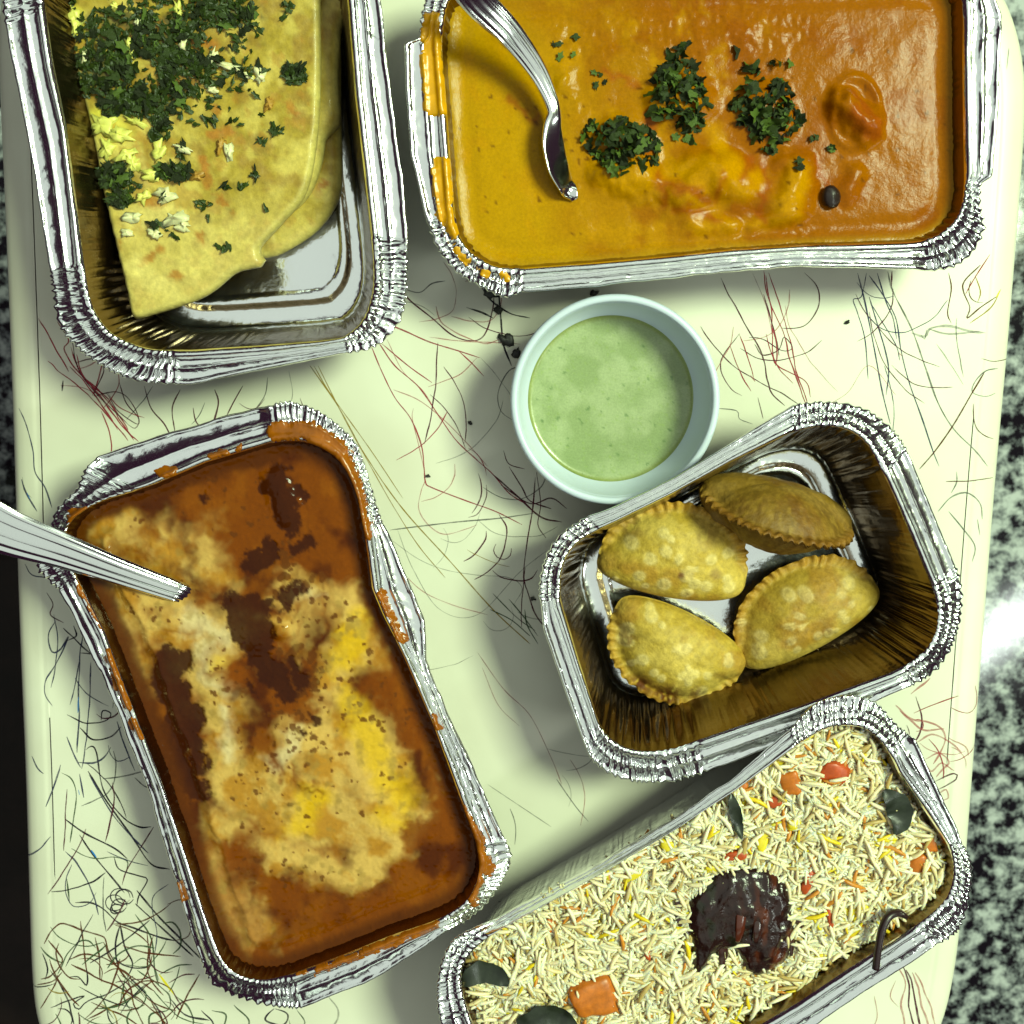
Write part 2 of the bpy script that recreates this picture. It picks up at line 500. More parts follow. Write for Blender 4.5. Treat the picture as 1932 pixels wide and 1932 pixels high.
for k in range(5):
    cx, cy, r = 222 + random.uniform(-14, 14), 1706 + random.uniform(-16, 16), random.uniform(9, 22)
    S([(cx + r * math.cos(a), cy + r * 0.85 * math.sin(a)) for a in np.linspace(0.3, 6.4, 9)], 2.6, 'dark', 2)
S([(318, 1668), (290, 1690), (288, 1720), (296, 1760), (292, 1800)], 2.2, 'blue')
S([(228, 1740), (218, 1780), (222, 1820), (235, 1845)], 3.4, 'dark'); S([(226, 1740), (235, 1785), (250, 1818), (240, 1845)], 3.4, 'dark')
S([(255, 1725), (285, 1770), (292, 1830), (300, 1860)], 2.8, 'green'); S([(250, 1820), (270, 1808), (290, 1825), (300, 1850)], 2.8, 'green')
S([(302, 1838), (335, 1822), (362, 1820)], 2.8, 'green'); S([(318, 1855), (345, 1840), (368, 1838)], 3, 'plum')
S([(300, 1838), (316, 1860), (330, 1878)], 4.4, 'yellow'); S([(330, 1878), (355, 1900), (365, 1930), (352, 1950)], 2.8, 'green')
S([(258, 1830), (300, 1860), (320, 1880), (318, 1905), (285, 1915), (282, 1940)], 3, 'green', 2); S([(322, 1885), (350, 1915), (395, 1925)], 3.2, 'dark')
# dense scrawl in the near left corner
random.seed(23)
scr = [([(84, 1780), (100, 1752), (120, 1742), (160, 1755), (195, 1770), (205, 1800), (230, 1840)], 'brown'), ([(150, 1735), (155, 1770), (160, 1810), (165, 1850)], 'brown'),
       ([(92, 1775), (112, 1800), (118, 1815), (98, 1840), (76, 1850)], 'brown'), ([(108, 1838), (130, 1800), (150, 1775), (168, 1775), (182, 1790)], 'green'),
       ([(132, 1810), (160, 1800), (200, 1812), (250, 1845), (290, 1870)], 'brown'), ([(132, 1818), (170, 1838), (215, 1860), (270, 1890), (320, 1935)], 'brown'),
       ([(95, 1830), (115, 1860), (130, 1895), (142, 1935)], 'dark'), ([(70, 1860), (100, 1850), (118, 1835)], 'brown'), ([(72, 1905), (100, 1870), (110, 1840)], 'brown'),
       ([(130, 1845), (150, 1845), (165, 1860), (162, 1830)], 'dark'), ([(95, 1900), (130, 1888), (160, 1880), (140, 1895), (150, 1905), (165, 1890), (210, 1870), (250, 1840)], 'dark'),
       ([(172, 1890), (220, 1910), (270, 1940), (300, 1960)], 'brown'), ([(165, 1925), (200, 1905), (250, 1880), (290, 1850)], 'brown'),
       ([(195, 1780), (210, 1810), (240, 1850), (255, 1900), (275, 1940)], 'brown'), ([(240, 1840), (270, 1870), (300, 1910), (310, 1960)], 'dark'),
       ([(180, 1770), (188, 1810), (190, 1850)], 'brown'), ([(250, 1900), (240, 1925), (258, 1950)], 'green'), ([(285, 1890), (310, 1930), (330, 1960)], 'brown'),
       ([(90, 1935), (120, 1955), (130, 1965)], 'dark'), ([(78, 1800), (90, 1830), (84, 1850)], 'dark'), ([(95, 1810), (105, 1838), (125, 1870), (150, 1900)], 'brown'),
       ([(380, 1905), (400, 1930), (396, 1960)], 'dark'), ([(400, 1905), (425, 1915), (415, 1945), (395, 1940)], 'green'), ([(520, 1905), (500, 1925), (530, 1935), (545, 1915), (520, 1905)], 'dark'),
       ([(440, 1895), (470, 1925), (455, 1955)], 'green'), ([(560, 1905), (575, 1930), (555, 1945), (545, 1925)], 'green'), ([(620, 1880), (640, 1910), (620, 1950)], 'pale_grey')]
for p, c in scr:
    S(p, 3.0, c, 3)
for k in range(30):
    cx, cy = random.uniform(90, 330), random.uniform(1815, 1940)
    a0 = random.uniform(0, 6.28); L = random.uniform(30, 75); cv = random.uniform(-1.2, 1.2)
    pts = [(cx, cy)]; a = a0
    for q in range(4):
        a += cv * 0.55; pts.append((pts[-1][0] + L / 3 * math.cos(a), pts[-1][1] + L / 3 * math.sin(a)))
    S(pts, random.uniform(2.0, 3.2), random.choice(['brown', 'dark', 'green', 'plum', 'brown', 'olive']), 2)
# between the flatbread and the cup
S([(700, 652), (720, 700), (745, 750), (775, 790), (795, 840), (800, 880), (803, 910), (815, 920), (880, 945), (935, 965), (985, 990)], 2.2, 'red')
S([(715, 647), (745, 690), (790, 730), (825, 780), (860, 830), (900, 868), (930, 895), (960, 930), (990, 950)], 2.2, 'red'); S([(720, 648), (770, 690), (815, 722)], 2, 'red')
S([(742, 735), (790, 755), (835, 790), (880, 835), (920, 880)], 1.8, 'pale_red'); S([(730, 640), (760, 700), (800, 740), (830, 790)], 1.4, 'pale_red')
S([(733, 612), (765, 625), (810, 645), (865, 662), (905, 675)], 2.6, 'red'); S([(745, 536), (775, 568), (815, 600), (850, 630), (880, 642), (905, 640), (920, 620), (930, 580), (932, 560)], 2.6, 'plum')
S([(865, 662), (890, 685), (913, 710)], 2.2, 'red'); S([(900, 675), (870, 705), (840, 718), (808, 730)], 1.8, 'pale_red')
S([(750, 540), (790, 552), (815, 535), (840, 530)], 2.2, 'grey'); S([(740, 575), (770, 570), (800, 580), (820, 595)], 1.6, 'pale_grey')
S([(780, 770), (778, 790), (790, 840), (802, 900), (795, 925), (790, 960), (808, 990), (838, 1008), (880, 998), (900, 990)], 1.6, 'pale_red')
S([(736, 1000), (800, 992), (870, 984), (940, 978), (1010, 968)], 2.4, 'grey')
S([(585, 690), (640, 770), (690, 860), (760, 960), (850, 1060), (930, 1150), (1000, 1215)], 2.2, 'olive'); S([(600, 690), (650, 790), (705, 890), (745, 960), (790, 1030), (840, 1090)], 1.6, 'olive')
S([(592, 690), (625, 745), (700, 850), (760, 940)], 1.6, 'olive')
S([(740, 1020), (790, 1055), (840, 1075), (900, 1085), (960, 1090), (985, 1110), (970, 1140)], 1.4, 'pale_grey'); S([(735, 1050), (790, 1110), (850, 1140), (920, 1160)], 1.4, 'pale_red')
S([(750, 1000), (780, 1075), (830, 1150), (900, 1160), (980, 1080), (1030, 1040)], 1.4, 'pale_grey')
S([(960, 880), (985, 920), (1000, 945), (1040, 960)], 2.6, 'plum'); S([(1010, 900), (1005, 960), (995, 1020), (988, 1080), (992, 1110)], 2.4, 'plum')
S([(930, 895), (975, 935), (1020, 975), (1060, 985)], 3, 'plum'); S([(945, 915), (1000, 950), (1040, 940), (1070, 960)], 2.2, 'plum'); S([(1012, 890), (1020, 950), (1015, 990), (1030, 1015)], 2.2, 'plum')
S([(990, 690), (960, 700), (940, 740), (945, 775), (970, 795)], 2.0, 'grey'); S([(950, 850), (960, 875), (990, 885)], 2.2, 'plum')
S([(900, 520), (920, 560), (960, 590), (1000, 600)], 3, 'dark'); S([(880, 580), (910, 590), (930, 600)], 3, 'dark'); S([(940, 540), (945, 600), (950, 650), (965, 690)], 3, 'dark')
for p in ([(960, 1130), (985, 1160), (1015, 1200)], [(930, 1120), (975, 1165), (1010, 1190)], [(990, 1150), (995, 1180), (1015, 1215)], [(925, 1150), (965, 1170), (1000, 1200)]):
    S(p, 2.2, 'green')
S([(900, 1230), (950, 1300), (1000, 1350), (1040, 1430), (1060, 1480)], 1.4, 'pale_red'); S([(910, 1260), (940, 1330), (980, 1370)], 1.4, 'pale_red'); S([(1050, 1470), (1085, 1520), (1110, 1550)], 2, 'grey')
S([(920, 1480), (980, 1520), (1040, 1560)], 1.6, 'pale_grey'); S([(960, 1690), (985, 1720), (1000, 1745)], 2, 'plum'); S([(940, 1700), (970, 1715), (985, 1700)], 2, 'plum')
# right of the cup
S([(1360, 524), (1378, 560), (1405, 610), (1435, 660), (1450, 720), (1455, 740), (1480, 765)], 2.4, 'plum', 2); S([(1322, 615), (1345, 650), (1385, 690), (1430, 720), (1470, 740), (1510, 765)], 2.2, 'plum', 2)
S([(1440, 510), (1450, 560), (1475, 620), (1495, 690), (1515, 750), (1522, 765)], 2.4, 'red', 2); S([(1452, 515), (1470, 570), (1490, 640), (1502, 700), (1525, 762)], 2.4, 'red', 2)
S([(1445, 520), (1455, 590), (1460, 670), (1470, 690), (1520, 720), (1530, 750)], 2, 'red', 2); S([(1420, 515), (1445, 575), (1455, 620)], 1.6, 'pale_red')
S([(1395, 630), (1410, 670), (1422, 715)], 2.4, 'red', 2); S([(1395, 630), (1365, 670), (1362, 700), (1380, 735), (1400, 748)], 2, 'plum', 2)
S([(1415, 635), (1440, 640), (1475, 660), (1495, 655), (1480, 635), (1470, 660), (1440, 670), (1425, 650)], 2.2, 'plum', 2)
S([(1500, 695), (1504, 708)], 4, 'pale_red'); S([(1416, 708), (1425, 720)], 4, 'pale_red'); S([(1695, 665), (1703, 672)], 4, 'pale_red')
S([(1430, 750), (1440, 790)], 2, 'plum'); S([(1350, 770), (1390, 775), (1395, 790), (1420, 800)], 1.8, 'grey')
S([(1618, 515), (1632, 570), (1650, 660), (1665, 740), (1680, 800)], 2.6, 'blue'); S([(1635, 515), (1625, 560), (1610, 565), (1618, 590), (1632, 640), (1638, 715)], 2.2, 'blue')
S([(1640, 520), (1665, 555), (1690, 600), (1700, 660), (1715, 720), (1740, 790), (1760, 850), (1772, 880)], 2.4, 'blue'); S([(1655, 515), (1672, 570), (1685, 600), (1692, 640)], 2.4, 'blue')
S([(1675, 512), (1685, 550), (1720, 620), (1745, 690), (1770, 760), (1800, 810), (1840, 850), (1865, 880)], 2.8, 'grey'); S([(1683, 512), (1682, 540)], 3, 'plum')
S([(1640, 560), (1655, 610), (1670, 660), (1677, 700), (1672, 745)], 2.2, 'blue'); S([(1645, 575), (1660, 600), (1690, 650), (1698, 680)], 2.2, 'blue')
S([(1720, 628), (1745, 635), (1755, 620), (1790, 615), (1830, 625), (1860, 628)], 4.5, 'pale_grey'); S([(1750, 620), (1790, 630), (1850, 625)], 3, 'pale_grey'); S([(1738, 632), (1745, 640), (1748, 622)], 2.5, 'grey')
S([(1790, 515), (1795, 545), (1788, 590), (1795, 610)], 2, 'brown'); S([(1850, 500), (1820, 530), (1818, 550), (1830, 580), (1825, 600), (1850, 580), (1880, 560)], 2.4, 'brown'); S([(1840, 520), (1850, 550), (1845, 570)], 2, 'olive')
S([(1868, 480), (1845, 515), (1830, 540), (1822, 555)], 2.2, 'red'); S([(1890, 545), (1870, 580), (1830, 610)], 1.8, 'olive'); S([(1888, 548), (1880, 562)], 4, 'yellow')
S([(1885, 695), (1860, 700), (1840, 720), (1835, 740), (1860, 748), (1880, 742)], 2.4, 'grey'); S([(1858, 702), (1835, 740), (1800, 800), (1765, 850), (1735, 885)], 2.6, 'brown')
S([(1805, 890), (1805, 910), (1795, 930)], 2.6, 'grey'); S([(1770, 965), (1795, 938), (1825, 930), (1850, 950), (1855, 980)], 2.6, 'grey'); S([(1790, 965), (1815, 995), (1840, 1030), (1835, 1060)], 2.6, 'grey'); S([(1845, 980), (1850, 1010)], 2, 'grey')
S([(1690, 745), (1640, 690), (1600, 740), (1560, 765)], 1.2, 'pale_red'); S([(1672, 800), (1690, 830), (1690, 870)], 1.8, 'grey')
S([(1795, 330), (1805, 345), (1800, 360)], 2, 'brown'); S([(1905, 90), (1900, 130)], 2, 'grey')
random.seed(77)
def strands(n, x0, x1, y0, y1, a0, spread, l0, l1, cols, w=1.8):
    for k in range(n):
        x, y = random.uniform(x0, x1), random.uniform(y0, y1)
        a = R(a0) + random.gauss(0, spread); L = random.uniform(l0, l1); cv = random.gauss(0, 0.35)
        pts = [(x, y)]
        for q in range(5):
            a += cv * random.uniform(0.3, 1.3); pts.append((pts[-1][0] + L / 5 * math.cos(a), pts[-1][1] + L / 5 * math.sin(a)))
        S(pts, random.uniform(0.7, 1.2) * w, random.choice(cols), 2)
strands(26, 90, 260, 1150, 1700, 65, 0.6, 50, 150, ['blue', 'dark', 'plum', 'blue', 'grey'], 2.6)
strands(30, 90, 340, 1740, 1930, 20, 1.2, 50, 140, ['brown', 'dark', 'green', 'plum', 'brown'], 2.8)
strands(13, 740, 960, 560, 900, 50, 0.5, 60, 220, ['red', 'pale_red', 'plum', 'pale_red', 'pale_grey'])
strands(9, 900, 1040, 860, 1120, 45, 0.5, 60, 160, ['plum', 'red', 'plum', 'grey'], 2.2)
strands(7, 740, 1000, 950, 1250, 40, 0.4, 80, 220, ['pale_grey', 'pale_red', 'olive', 'pale_grey'], 1.5)
strands(9, 1340, 1500, 520, 720, 62, 0.3, 70, 200, ['red', 'plum', 'pale_red', 'red'], 1.9)
strands(7, 1610, 1720, 515, 700, 68, 0.2, 80, 220, ['blue', 'grey', 'blue', 'plum'], 1.9)
strands(6, 1740, 1870, 500, 1050, 80, 0.8, 50, 130, ['pale_grey', 'grey', 'brown'], 1.9)
strands(7, 90, 230, 610, 800, 50, 0.4, 60, 160, ['red', 'red', 'plum', 'pale_red'], 2.0)
strands(5, 250, 600, 715, 790, 80, 0.5, 40, 90, ['plum', 'grey', 'plum'], 1.9)
strands(6, 930, 1150, 1300, 1560, 45, 0.5, 60, 150, ['pale_red', 'pale_grey', 'grey'], 1.5)
strands(12, 1690, 1800, 1310, 1490, 30, 0.9, 40, 110, ['pale_red', 'red', 'pale_red', 'plum'], 2.0)
# right of the rice
for p in ([(1690, 1330), (1720, 1355), (1770, 1370), (1785, 1390), (1775, 1420), (1760, 1440)], [(1730, 1400), (1760, 1385), (1790, 1400), (1815, 1420)], [(1745, 1430), (1770, 1420), (1790, 1440), (1765, 1465)],
          [(1740, 1425), (1755, 1455), (1775, 1440), (1800, 1455)], [(1700, 1340), (1740, 1375), (1780, 1375)], [(1720, 1310), (1745, 1290), (1755, 1280)], [(1770, 1500), (1785, 1490), (1790, 1505), (1775, 1510)], [(1790, 1390), (1822, 1412), (1830, 1430)]):
    S(p, 3.4, 'pale_red', 3)
S([(1765, 1475), (1800, 1460), (1805, 1470), (1770, 1490)], 2.4, 'plum', 2)
for k in range(5):
    x = 1692 + 9 * k
    S([(x, 1820 + 4 * k), (x + 14, 1860), (x + 10 + 4 * k, 1900), (x + 20 + 6 * k, 1950)], 3.4, random.choice(['plum', 'pale_red', 'plum']), 4)
S([(1650, 1880), (1655, 1920), (1640, 1950)], 2, 'pale_red'); S([(1690, 1850), (1680, 1880), (1695, 1900)], 2.4, 'pale_red')
random.seed(5)

# ---------------------------------------------------------------- foil trays
MM = 1e-3
class Tray: pass

def resample(segs, step=1.7):
    out = []
    for k, (kind, pairs) in enumerate(segs):
        nxt = segs[(k + 1) % len(segs)][1][0]
        a = np.array([list(p) + [0] * (5 - len(p)) for p in pairs + [nxt]], float)
        if kind == 'corner' and len(a) > 2:
            c = catmull(a, 20)
        else:
            c = a
        d = np.r_[0, np.cumsum(np.hypot(*np.diff((c[:, :2] + c[:, 2:4]) / 2, axis=0).T))]
        n = max(3, int(d[-1] / step))
        s = np.linspace(0, d[-1], n + 1)
        rs = np.stack([np.interp(s, d, c[:, q]) for q in range(5)], 1)
        out.append((kind, rs))
    return out

def make_tray(name, label, segs, zr, taper=9, seed=1, pleat=0.75, flange_drop=0.6, stains=None, stain_mat=None, group='foil takeaway trays', crumple=1.0, wallpleat=0.6):
    T = Tray(); T.zr = zr
    rs = resample(segs)
    lens = [len(r) - 1 for _, r in rs]
    full = np.concatenate([r[:-1] for _, r in rs])
    kind = np.concatenate([np.full(l, 1.0 if k == 'corner' else 0.0) for (k, _), l in zip(rs, lens)])
    N = len(full)
    # a soft version of the corner flag
    ker = np.hanning(13); ker /= ker.sum()
    kd = np.convolve(np.r_[kind[-6:], kind, kind[:6]], ker, 'valid')
    def smooth_loop(x, w):
        ker = np.hanning(2 * w + 1); ker /= ker.sum()
        return np.stack([np.convolve(np.r_[x[-w:, q], x[:, q], x[:w, q]], ker, 'valid') for q in range(x.shape[1])], 1)
    full = smooth_loop(full, 5)
    I = U(full[:, :2], zr)
    O = U(full[:, 2:4], zr + full[:, 4] * MM)
    c = I.mean(0)
    org = np.array([c[0], c[1], 0.0])
    T.org = org
    root = thing(name, label, 'foil tray', org, group)
    T.root = root
    arc = np.r_[0, np.cumsum(np.linalg.norm(np.diff(I[:, :2], axis=0), axis=1))] * 1000      # mm
    W = np.linalg.norm((O - I)[:, :2], axis=1) * 1000
    # ---- rim rows: (absolute mm from inside, fraction of the free width, absolute mm back from outside, z mm)
    rows = [(0, 0, -0.6), (0.5, 0, 0.35), (1.1, 0, 0.95), (1.8, 0, 1.15), (2.5, 0, 0.8), (3.1, 0, -0.1), (3.5, 0, -0.7),
            (3.6, .10, -0.85), (3.6, .20, -0.9), (3.6, .32, -0.7), (3.6, .40, 0.15), (3.6, .45, 0.25), (3.6, .52, -0.35), (3.6, .64, -0.55), (3.6, .76, -0.65), (3.6, .88, -0.6), (3.6, 1.0, -0.5),
            (4.1, 1.0, 0.15), (4.7, 1.0, 0.40), (5.3, 1.0, 0.15), (5.6, 1.0, -0.5), (5.3, 1.0, -1.2)]
    m = len(rows)
    pos = np.zeros((N, m, 3))
    ph = np.cumsum(1.0 / (1.2 + 3.0 * vnoise(np.arange(N) * 0.22, 0.0, seed + 5))) * (arc[-1] / N) * 2 * math.pi / 1.0
    zf = np.zeros((N, m))
    for j, (a, f, z) in enumerate(rows):
        sc = np.minimum(1.0, W / 9.0)
        free = np.maximum(W - 5.6 * sc, 0)
        d = a * sc + f * free
        s = np.clip(d / np.maximum(W, 1e-6), 0, 1.02)
        base = I + s[:, None] * (O - I)
        drop = -flange_drop * s ** 2
        # folds along the straight sides
        fold = 0.55 * crumple * fbm(arc / 13.0, j * 0.13, seed + 20, 3) * (0.3 + s) + 0.25 * crumple * (np.abs(fbm(arc / 5.0 + j * 0.12, j * 0.10, seed + 33, 2)) - 0.3) * sstep(0.15, 0.5, s)
        # gathered pleats round the corners
        tri = 2 / math.pi * np.arcsin(np.sin(ph + 0.35 * math.sin(j * 0.8) + 0.10 * j * fbm(arc / 7, 2.0, seed + 8, 1)))
        amp = pleat * (0.5 + 1.0 * vnoise(arc / 3.2, j * 0.3, seed + 41)) * (0.72 + 0.28 * np.sin(j * 0.7 + 6 * vnoise(arc / 5, 0, seed + 2)))
        pl = tri * amp + 0.22 * pleat * fbm(arc / 2.4, j * 0.5, seed + 77, 2)
        pl = pl * (0.25 + 0.75 * sstep(0.02, 0.28, s)) + 0.5 * pleat * fbm(arc / 5.5, j * 0.22, seed + 99, 2)
        zz = z * (1 - 0.55 * kd) + drop + fold * (1 - 0.6 * kd) + pl * kd
        if j in (0,): zz = np.full(N, z)
        # loose outer edge
        outn = (O - I)[:, :2] / np.maximum(W, 1e-6)[:, None] * 1000
        jit = (kd * 0.4 * tri * (s > 0.9) + 0.5 * crumple * fbm(arc / 9, 4.0, seed + 55, 3) * s)
        pos[:, j, :2] = base[:, :2] + outn * (jit * MM)[:, None] * MM * 1000 * (s[:, None])
        pos[:, j, 2] = base[:, 2] + zz * MM
    T.rim = pos; T.kd = kd; T.arc = arc; T.I = I; T.N = N; T.full = full
    # ---- split into four sides and four gathered corners
    rim = bpy.data.objects.new('rim', None); rim.empty_display_size = 0.01
    COL.objects.link(rim); rim.parent = root; rim.location = (0, 0, zr)
    orgr = org + np.array([0, 0, zr])
    i0 = 0
    for (kk, _), l in zip(rs, lens):
        idx = (np.arange(i0, i0 + l + 1)) % N
        blk = pos[idx]
        vs = blk.reshape(-1, 3) - orgr
        fs = grid_faces(len(idx), m)
        fl = np.repeat(kd[idx[:-1]] > 0.45, m - 1) if kk == 'corner' else None
        mesh_obj('pleated_corner' if kk == 'corner' else 'rim_flange', vs, fs, FOIL, rim)
        i0 += l
    # ---- walls and bottom
    loc = I[:, :2] - c[:2]
    cov = np.cov(loc.T); ev, evec = np.linalg.eigh(cov)
    ax = evec[:, 1]; ay = np.array([-ax[1], ax[0]])
    u = loc @ ax; w_ = loc @ ay
    hu = (u.max() - u.min()) / 2; hw = (w_.max() - w_.min()) / 2
    ub = u * (1 - taper * MM / hu); wb = w_ * (1 - taper * MM / hw)
    T.ax, T.ay, T.c = ax, ay, c
    F = np.column_stack([c[:2] + ub[:, None] * ax + wb[:, None] * ay])
    T.F = F
    rowsw = 16
    wall = np.zeros((N, rowsw, 3))
    rad = loc / np.maximum(np.linalg.norm(loc, axis=1), 1e-9)[:, None]
    for j in range(rowsw):
        t = j / (rowsw - 1)
        tt = t ** 0.9
        base = I[:, :2] * (1 - tt) + F * tt
        rib = np.abs(fbm(arc / 2.6, t * 0.9, seed + 60, 2)) * 2.2 - 0.5
        long_ = fbm(arc / 16, t * 2.0, seed + 61, 3)
        pj = np.sin(ph * 0.62 + 1.3 * t)
        dsp = (kd * wallpleat * (0.7 * pj + rib) + (1 - kd) * (0.35 * rib + 0.7 * long_)) * math.sin(math.pi * min(1, t * 0.92 + 0.04))
        wall[:, j, :2] = base + rad * (dsp * MM)[:, None]
        wall[:, j, 2] = (zr - 0.6 * MM) * (1 - t) + 3.0 * MM * t
    wall[:, 0, :] = pos[:, 0, :]
    bottom = []
    for k, z in ((0.985, 1.6), (0.965, 0.9), (0.93, 0.6), (0.885, 0.6), (0.87, 0.9), (0.855, 1.9), (0.84, 2.3), (0.81, 2.3), (0.795, 1.8), (0.78, 1.5), (0.6, 1.45), (0.4, 1.5), (0.2, 1.45), (0.03, 1.45)):
        q = np.column_stack([c[:2] + (F - c[:2]) * k, np.full(N, z * MM)])
        q[:, 2] += 0.22 * MM * fbm(q[:, 0] * 130, q[:, 1] * 130, seed + 90, 3) + 0.1 * MM
        bottom.append(q)
    mesh_obj('tray_wall', wall.reshape(-1, 3) - org, grid_faces(N, rowsw, True)[:, ::-1], SHADED_FOIL, root)
    ow = wall.copy(); ow[:, 1:, :2] += rad[:, None, :] * 0.0005
    mesh_obj('outer_wall', ow.reshape(-1, 3) - org, grid_faces(N, rowsw, True), FOIL, root)
    bt = np.concatenate([wall[:, -1:], np.stack(bottom, 1)], 1)
    mesh_obj('tray_bottom', bt.reshape(-1, 3) - org, grid_faces(N, bt.shape[1], True)[:, ::-1], FOIL, root)
    T.seed = seed
    return T

def at_depth(T, depth):
    t = np.clip(depth / T.zr, 0, 1) ** 0.9
    q = T.I[:, :2] * (1 - t) + T.F * t
    v = q - T.c[:2]
    return q + v / np.linalg.norm(v, axis=1)[:, None] * 0.0006

def smear(T, label, mat, fn, thick=0.8, colfn=None, root=None, name='sauce_smear'):
    """sauce lying on the rim of a tray wherever fn(px) > 0"""
    N, m = T.rim.shape[:2]
    px = to_px(T.rim.reshape(-1, 3))
    f = fn(px)
    h = np.clip(f, -1.0, 1.0) * thick
    h = np.where(f > 0, h * 0.9 + 0.15, f * 1.2)
    zs_ = T.rim[:, :, 2]
    for _ in range(30): zs_ = (np.roll(zs_, 1, 0) + 2 * zs_ + np.roll(zs_, -1, 0)) / 4
    zs_ = np.maximum(zs_ + 0.3 * MM * (f.reshape(N, m) > 0), T.rim[:, :, 2] * 0.5 + zs_ * 0.5)
    v = T.rim.reshape(-1, 3).copy(); v[:, 2] = zs_.reshape(-1) + np.clip(h, -1.2, thick) * MM
    fs = grid_faces(N, m, True)
    keep = (f[fs] > -0.35).any(1) & (np.tile(np.arange(m - 1), N) < m - 3)
    fs = fs[keep]
    lab = np.arange(len(v))
    while True:
        mn = lab[fs].min(1)
        new = lab.copy()
        for q in range(4): np.minimum.at(new, fs[:, q], mn)
        if (new == lab).all(): break
        lab = new
    isl = lab[fs[:, 0]]
    off = np.array(root.location) if root else np.zeros(3)
    for g in np.unique(isl):
        sel = fs[isl == g]
        if len(sel) < 25 or f[np.unique(sel)].max() < 0.2: continue
        used = np.unique(sel); mp = np.full(len(v), -1); mp[used] = np.arange(len(used))
        mesh_obj(name, v[used] - off, mp[sel], mat, root)

def fill(outline, z, cell, zfn, colfn, mat, name, parent=None, org=np.zeros(3), skirt=None):
    """a surface filling a closed outline (world xy); zfn(px, xy, edge distance mm) in mm"""
    o = outline[::4]
    lo, hi = o.min(0), o.max(0)
    nx = int((hi[0] - lo[0]) / cell) + 3; ny = int((hi[1] - lo[1]) / cell) + 3
    gx = lo[0] - cell + np.arange(nx) * cell; gy = lo[1] - cell + np.arange(ny) * cell
    X, Y = np.meshgrid(gx, gy, indexing='ij')
    pts = np.stack([X.ravel(), Y.ravel()], 1)
    ins = inside(o, pts)
    fs = grid_faces(nx, ny)
    keep = ins[fs].any(1)
    fs = fs[keep]
    used = np.unique(fs); mp = np.full(len(pts), -1); mp[used] = np.arange(len(used))
    pts = pts[used]; ins = ins[used]; fs = mp[fs][:, ::-1]
    d, near = dist_poly(o, pts, True)
    pts[~ins] = near[~ins]; d[~ins] = 0
    px = to_px(np.column_stack([pts, np.full(len(pts), z)]))
    zz = z + zfn(px, pts, d * 1000) * MM
    v = np.column_stack([pts, zz])
    col = colfn(px, pts, d * 1000)
    faces = fs.tolist()
    if skirt is not None:
        # thickness: drop the boundary straight down
        from collections import Counter
        e = Counter()
        for f in faces:
            for q in range(4):
                a, b = f[q], f[(q + 1) % 4]
                e[(a, b)] += 1
        bd = [(a, b) for (a, b) in e if (b, a) not in e]
        ids = sorted({a for ab in bd for a in ab}); nm = {a: len(v) + i for i, a in enumerate(ids)}
        low = v[ids].copy(); low[:, 2] = low[:, 2] - skirt * MM
        cen = pts.mean(0)
        low[:, :2] = cen + (low[:, :2] - cen) * 0.985
        v = np.concatenate([v, low]); col = np.concatenate([col, col[ids] * 0.9])
        faces += [[b, a, nm[a], nm[b]] for a, b in bd]
    return mesh_obj(name, v - org, faces, mat, parent, col=col)

def dots(px, centres, soft=1.6):
    f = np.zeros(len(px))
    for (x, y, r) in centres:
        m = (np.abs(px[:, 0] - x) < r + 4) & (np.abs(px[:, 1] - y) < r + 4)
        if m.any():
            q = px[m] - np.array([x, y])
            a = np.arctan2(q[:, 1], q[:, 0])
            rr = r * (1 + 0.25 * np.sin(2 * a + x) + 0.15 * np.sin(3 * a + y))
            f[m] = np.maximum(f[m], np.clip((rr - np.hypot(*q.T)) / soft + 0.5, 0, 1))
    return f
def scatter(seed, n, zones, r0, r1):
    g = random.Random(seed); out = []
    for k in range(n):
        z = zones[g.randrange(len(zones))]
        a = g.uniform(0, 6.28); q = math.sqrt(g.random())
        out.append((z[0] + z[2] * q * math.cos(a), z[1] + z[3] * q * math.sin(a), r0 + (r1 - r0) * g.random() ** 2.5))
    return out
def warp(px, a, s, seed):
    return px + a * np.stack([fbm(px[:, 0] / s, px[:, 1] / s, seed, 4, 0.6), fbm(px[:, 0] / s, px[:, 1] / s, seed + 50, 4, 0.6)], 1)
def mixc(a, b, f):
    f = np.asarray(f)[:, None]
    return a * (1 - f) + np.asarray(b, float) * f
def const(n, c): return np.tile(np.array(c, float), (n, 1))

# anchors: (inside x, inside y, outside x, outside y, outer edge height in mm), left side first, then round anticlockwise
A_SEG = [
    ('side', [(84, 12, 8, 45, 0), (100, 120, 26, 140, 0), (124, 235, 62, 322, 0), (142, 370, 78, 430, 0)]),
    ('corner', [(158, 500, 93, 512, -1), (167, 556, 100, 560, -1), (182, 594, 112, 618, -1), (212, 630, 152, 664, -1), (262, 653, 212, 703, -1), (300, 660, 264, 719, -1)]),
    ('side', [(330, 660, 335, 725, -1), (362, 660, 358, 726, -1), (480, 652, 500, 698, -1), (600, 643, 632, 671, -1)]),
    ('corner', [(648, 636, 655, 666, -1), (675, 615, 712, 654, -1), (693, 585, 754, 606, -1), (703, 545, 768, 548, -1), (704, 500, 769, 490, -1)]),
    ('side', [(700, 447, 771, 450, 0), (686, 320, 760, 327, 0), (670, 184, 738, 165, 0), (656, 10, 720, 5, 0)]),
    ('corner', [(650, -40, 712, -60, 0), (628, -95, 675, -130, 0), (580, -118, 600, -168, 0)]),
    ('side', [(520, -122, 520, -175, 0), (200, -112, 190, -168, 0)]),
    ('corner', [(140, -105, 110, -155, 0), (95, -75, 35, -100, 0), (80, -25, 4, -20, 0)]),
]
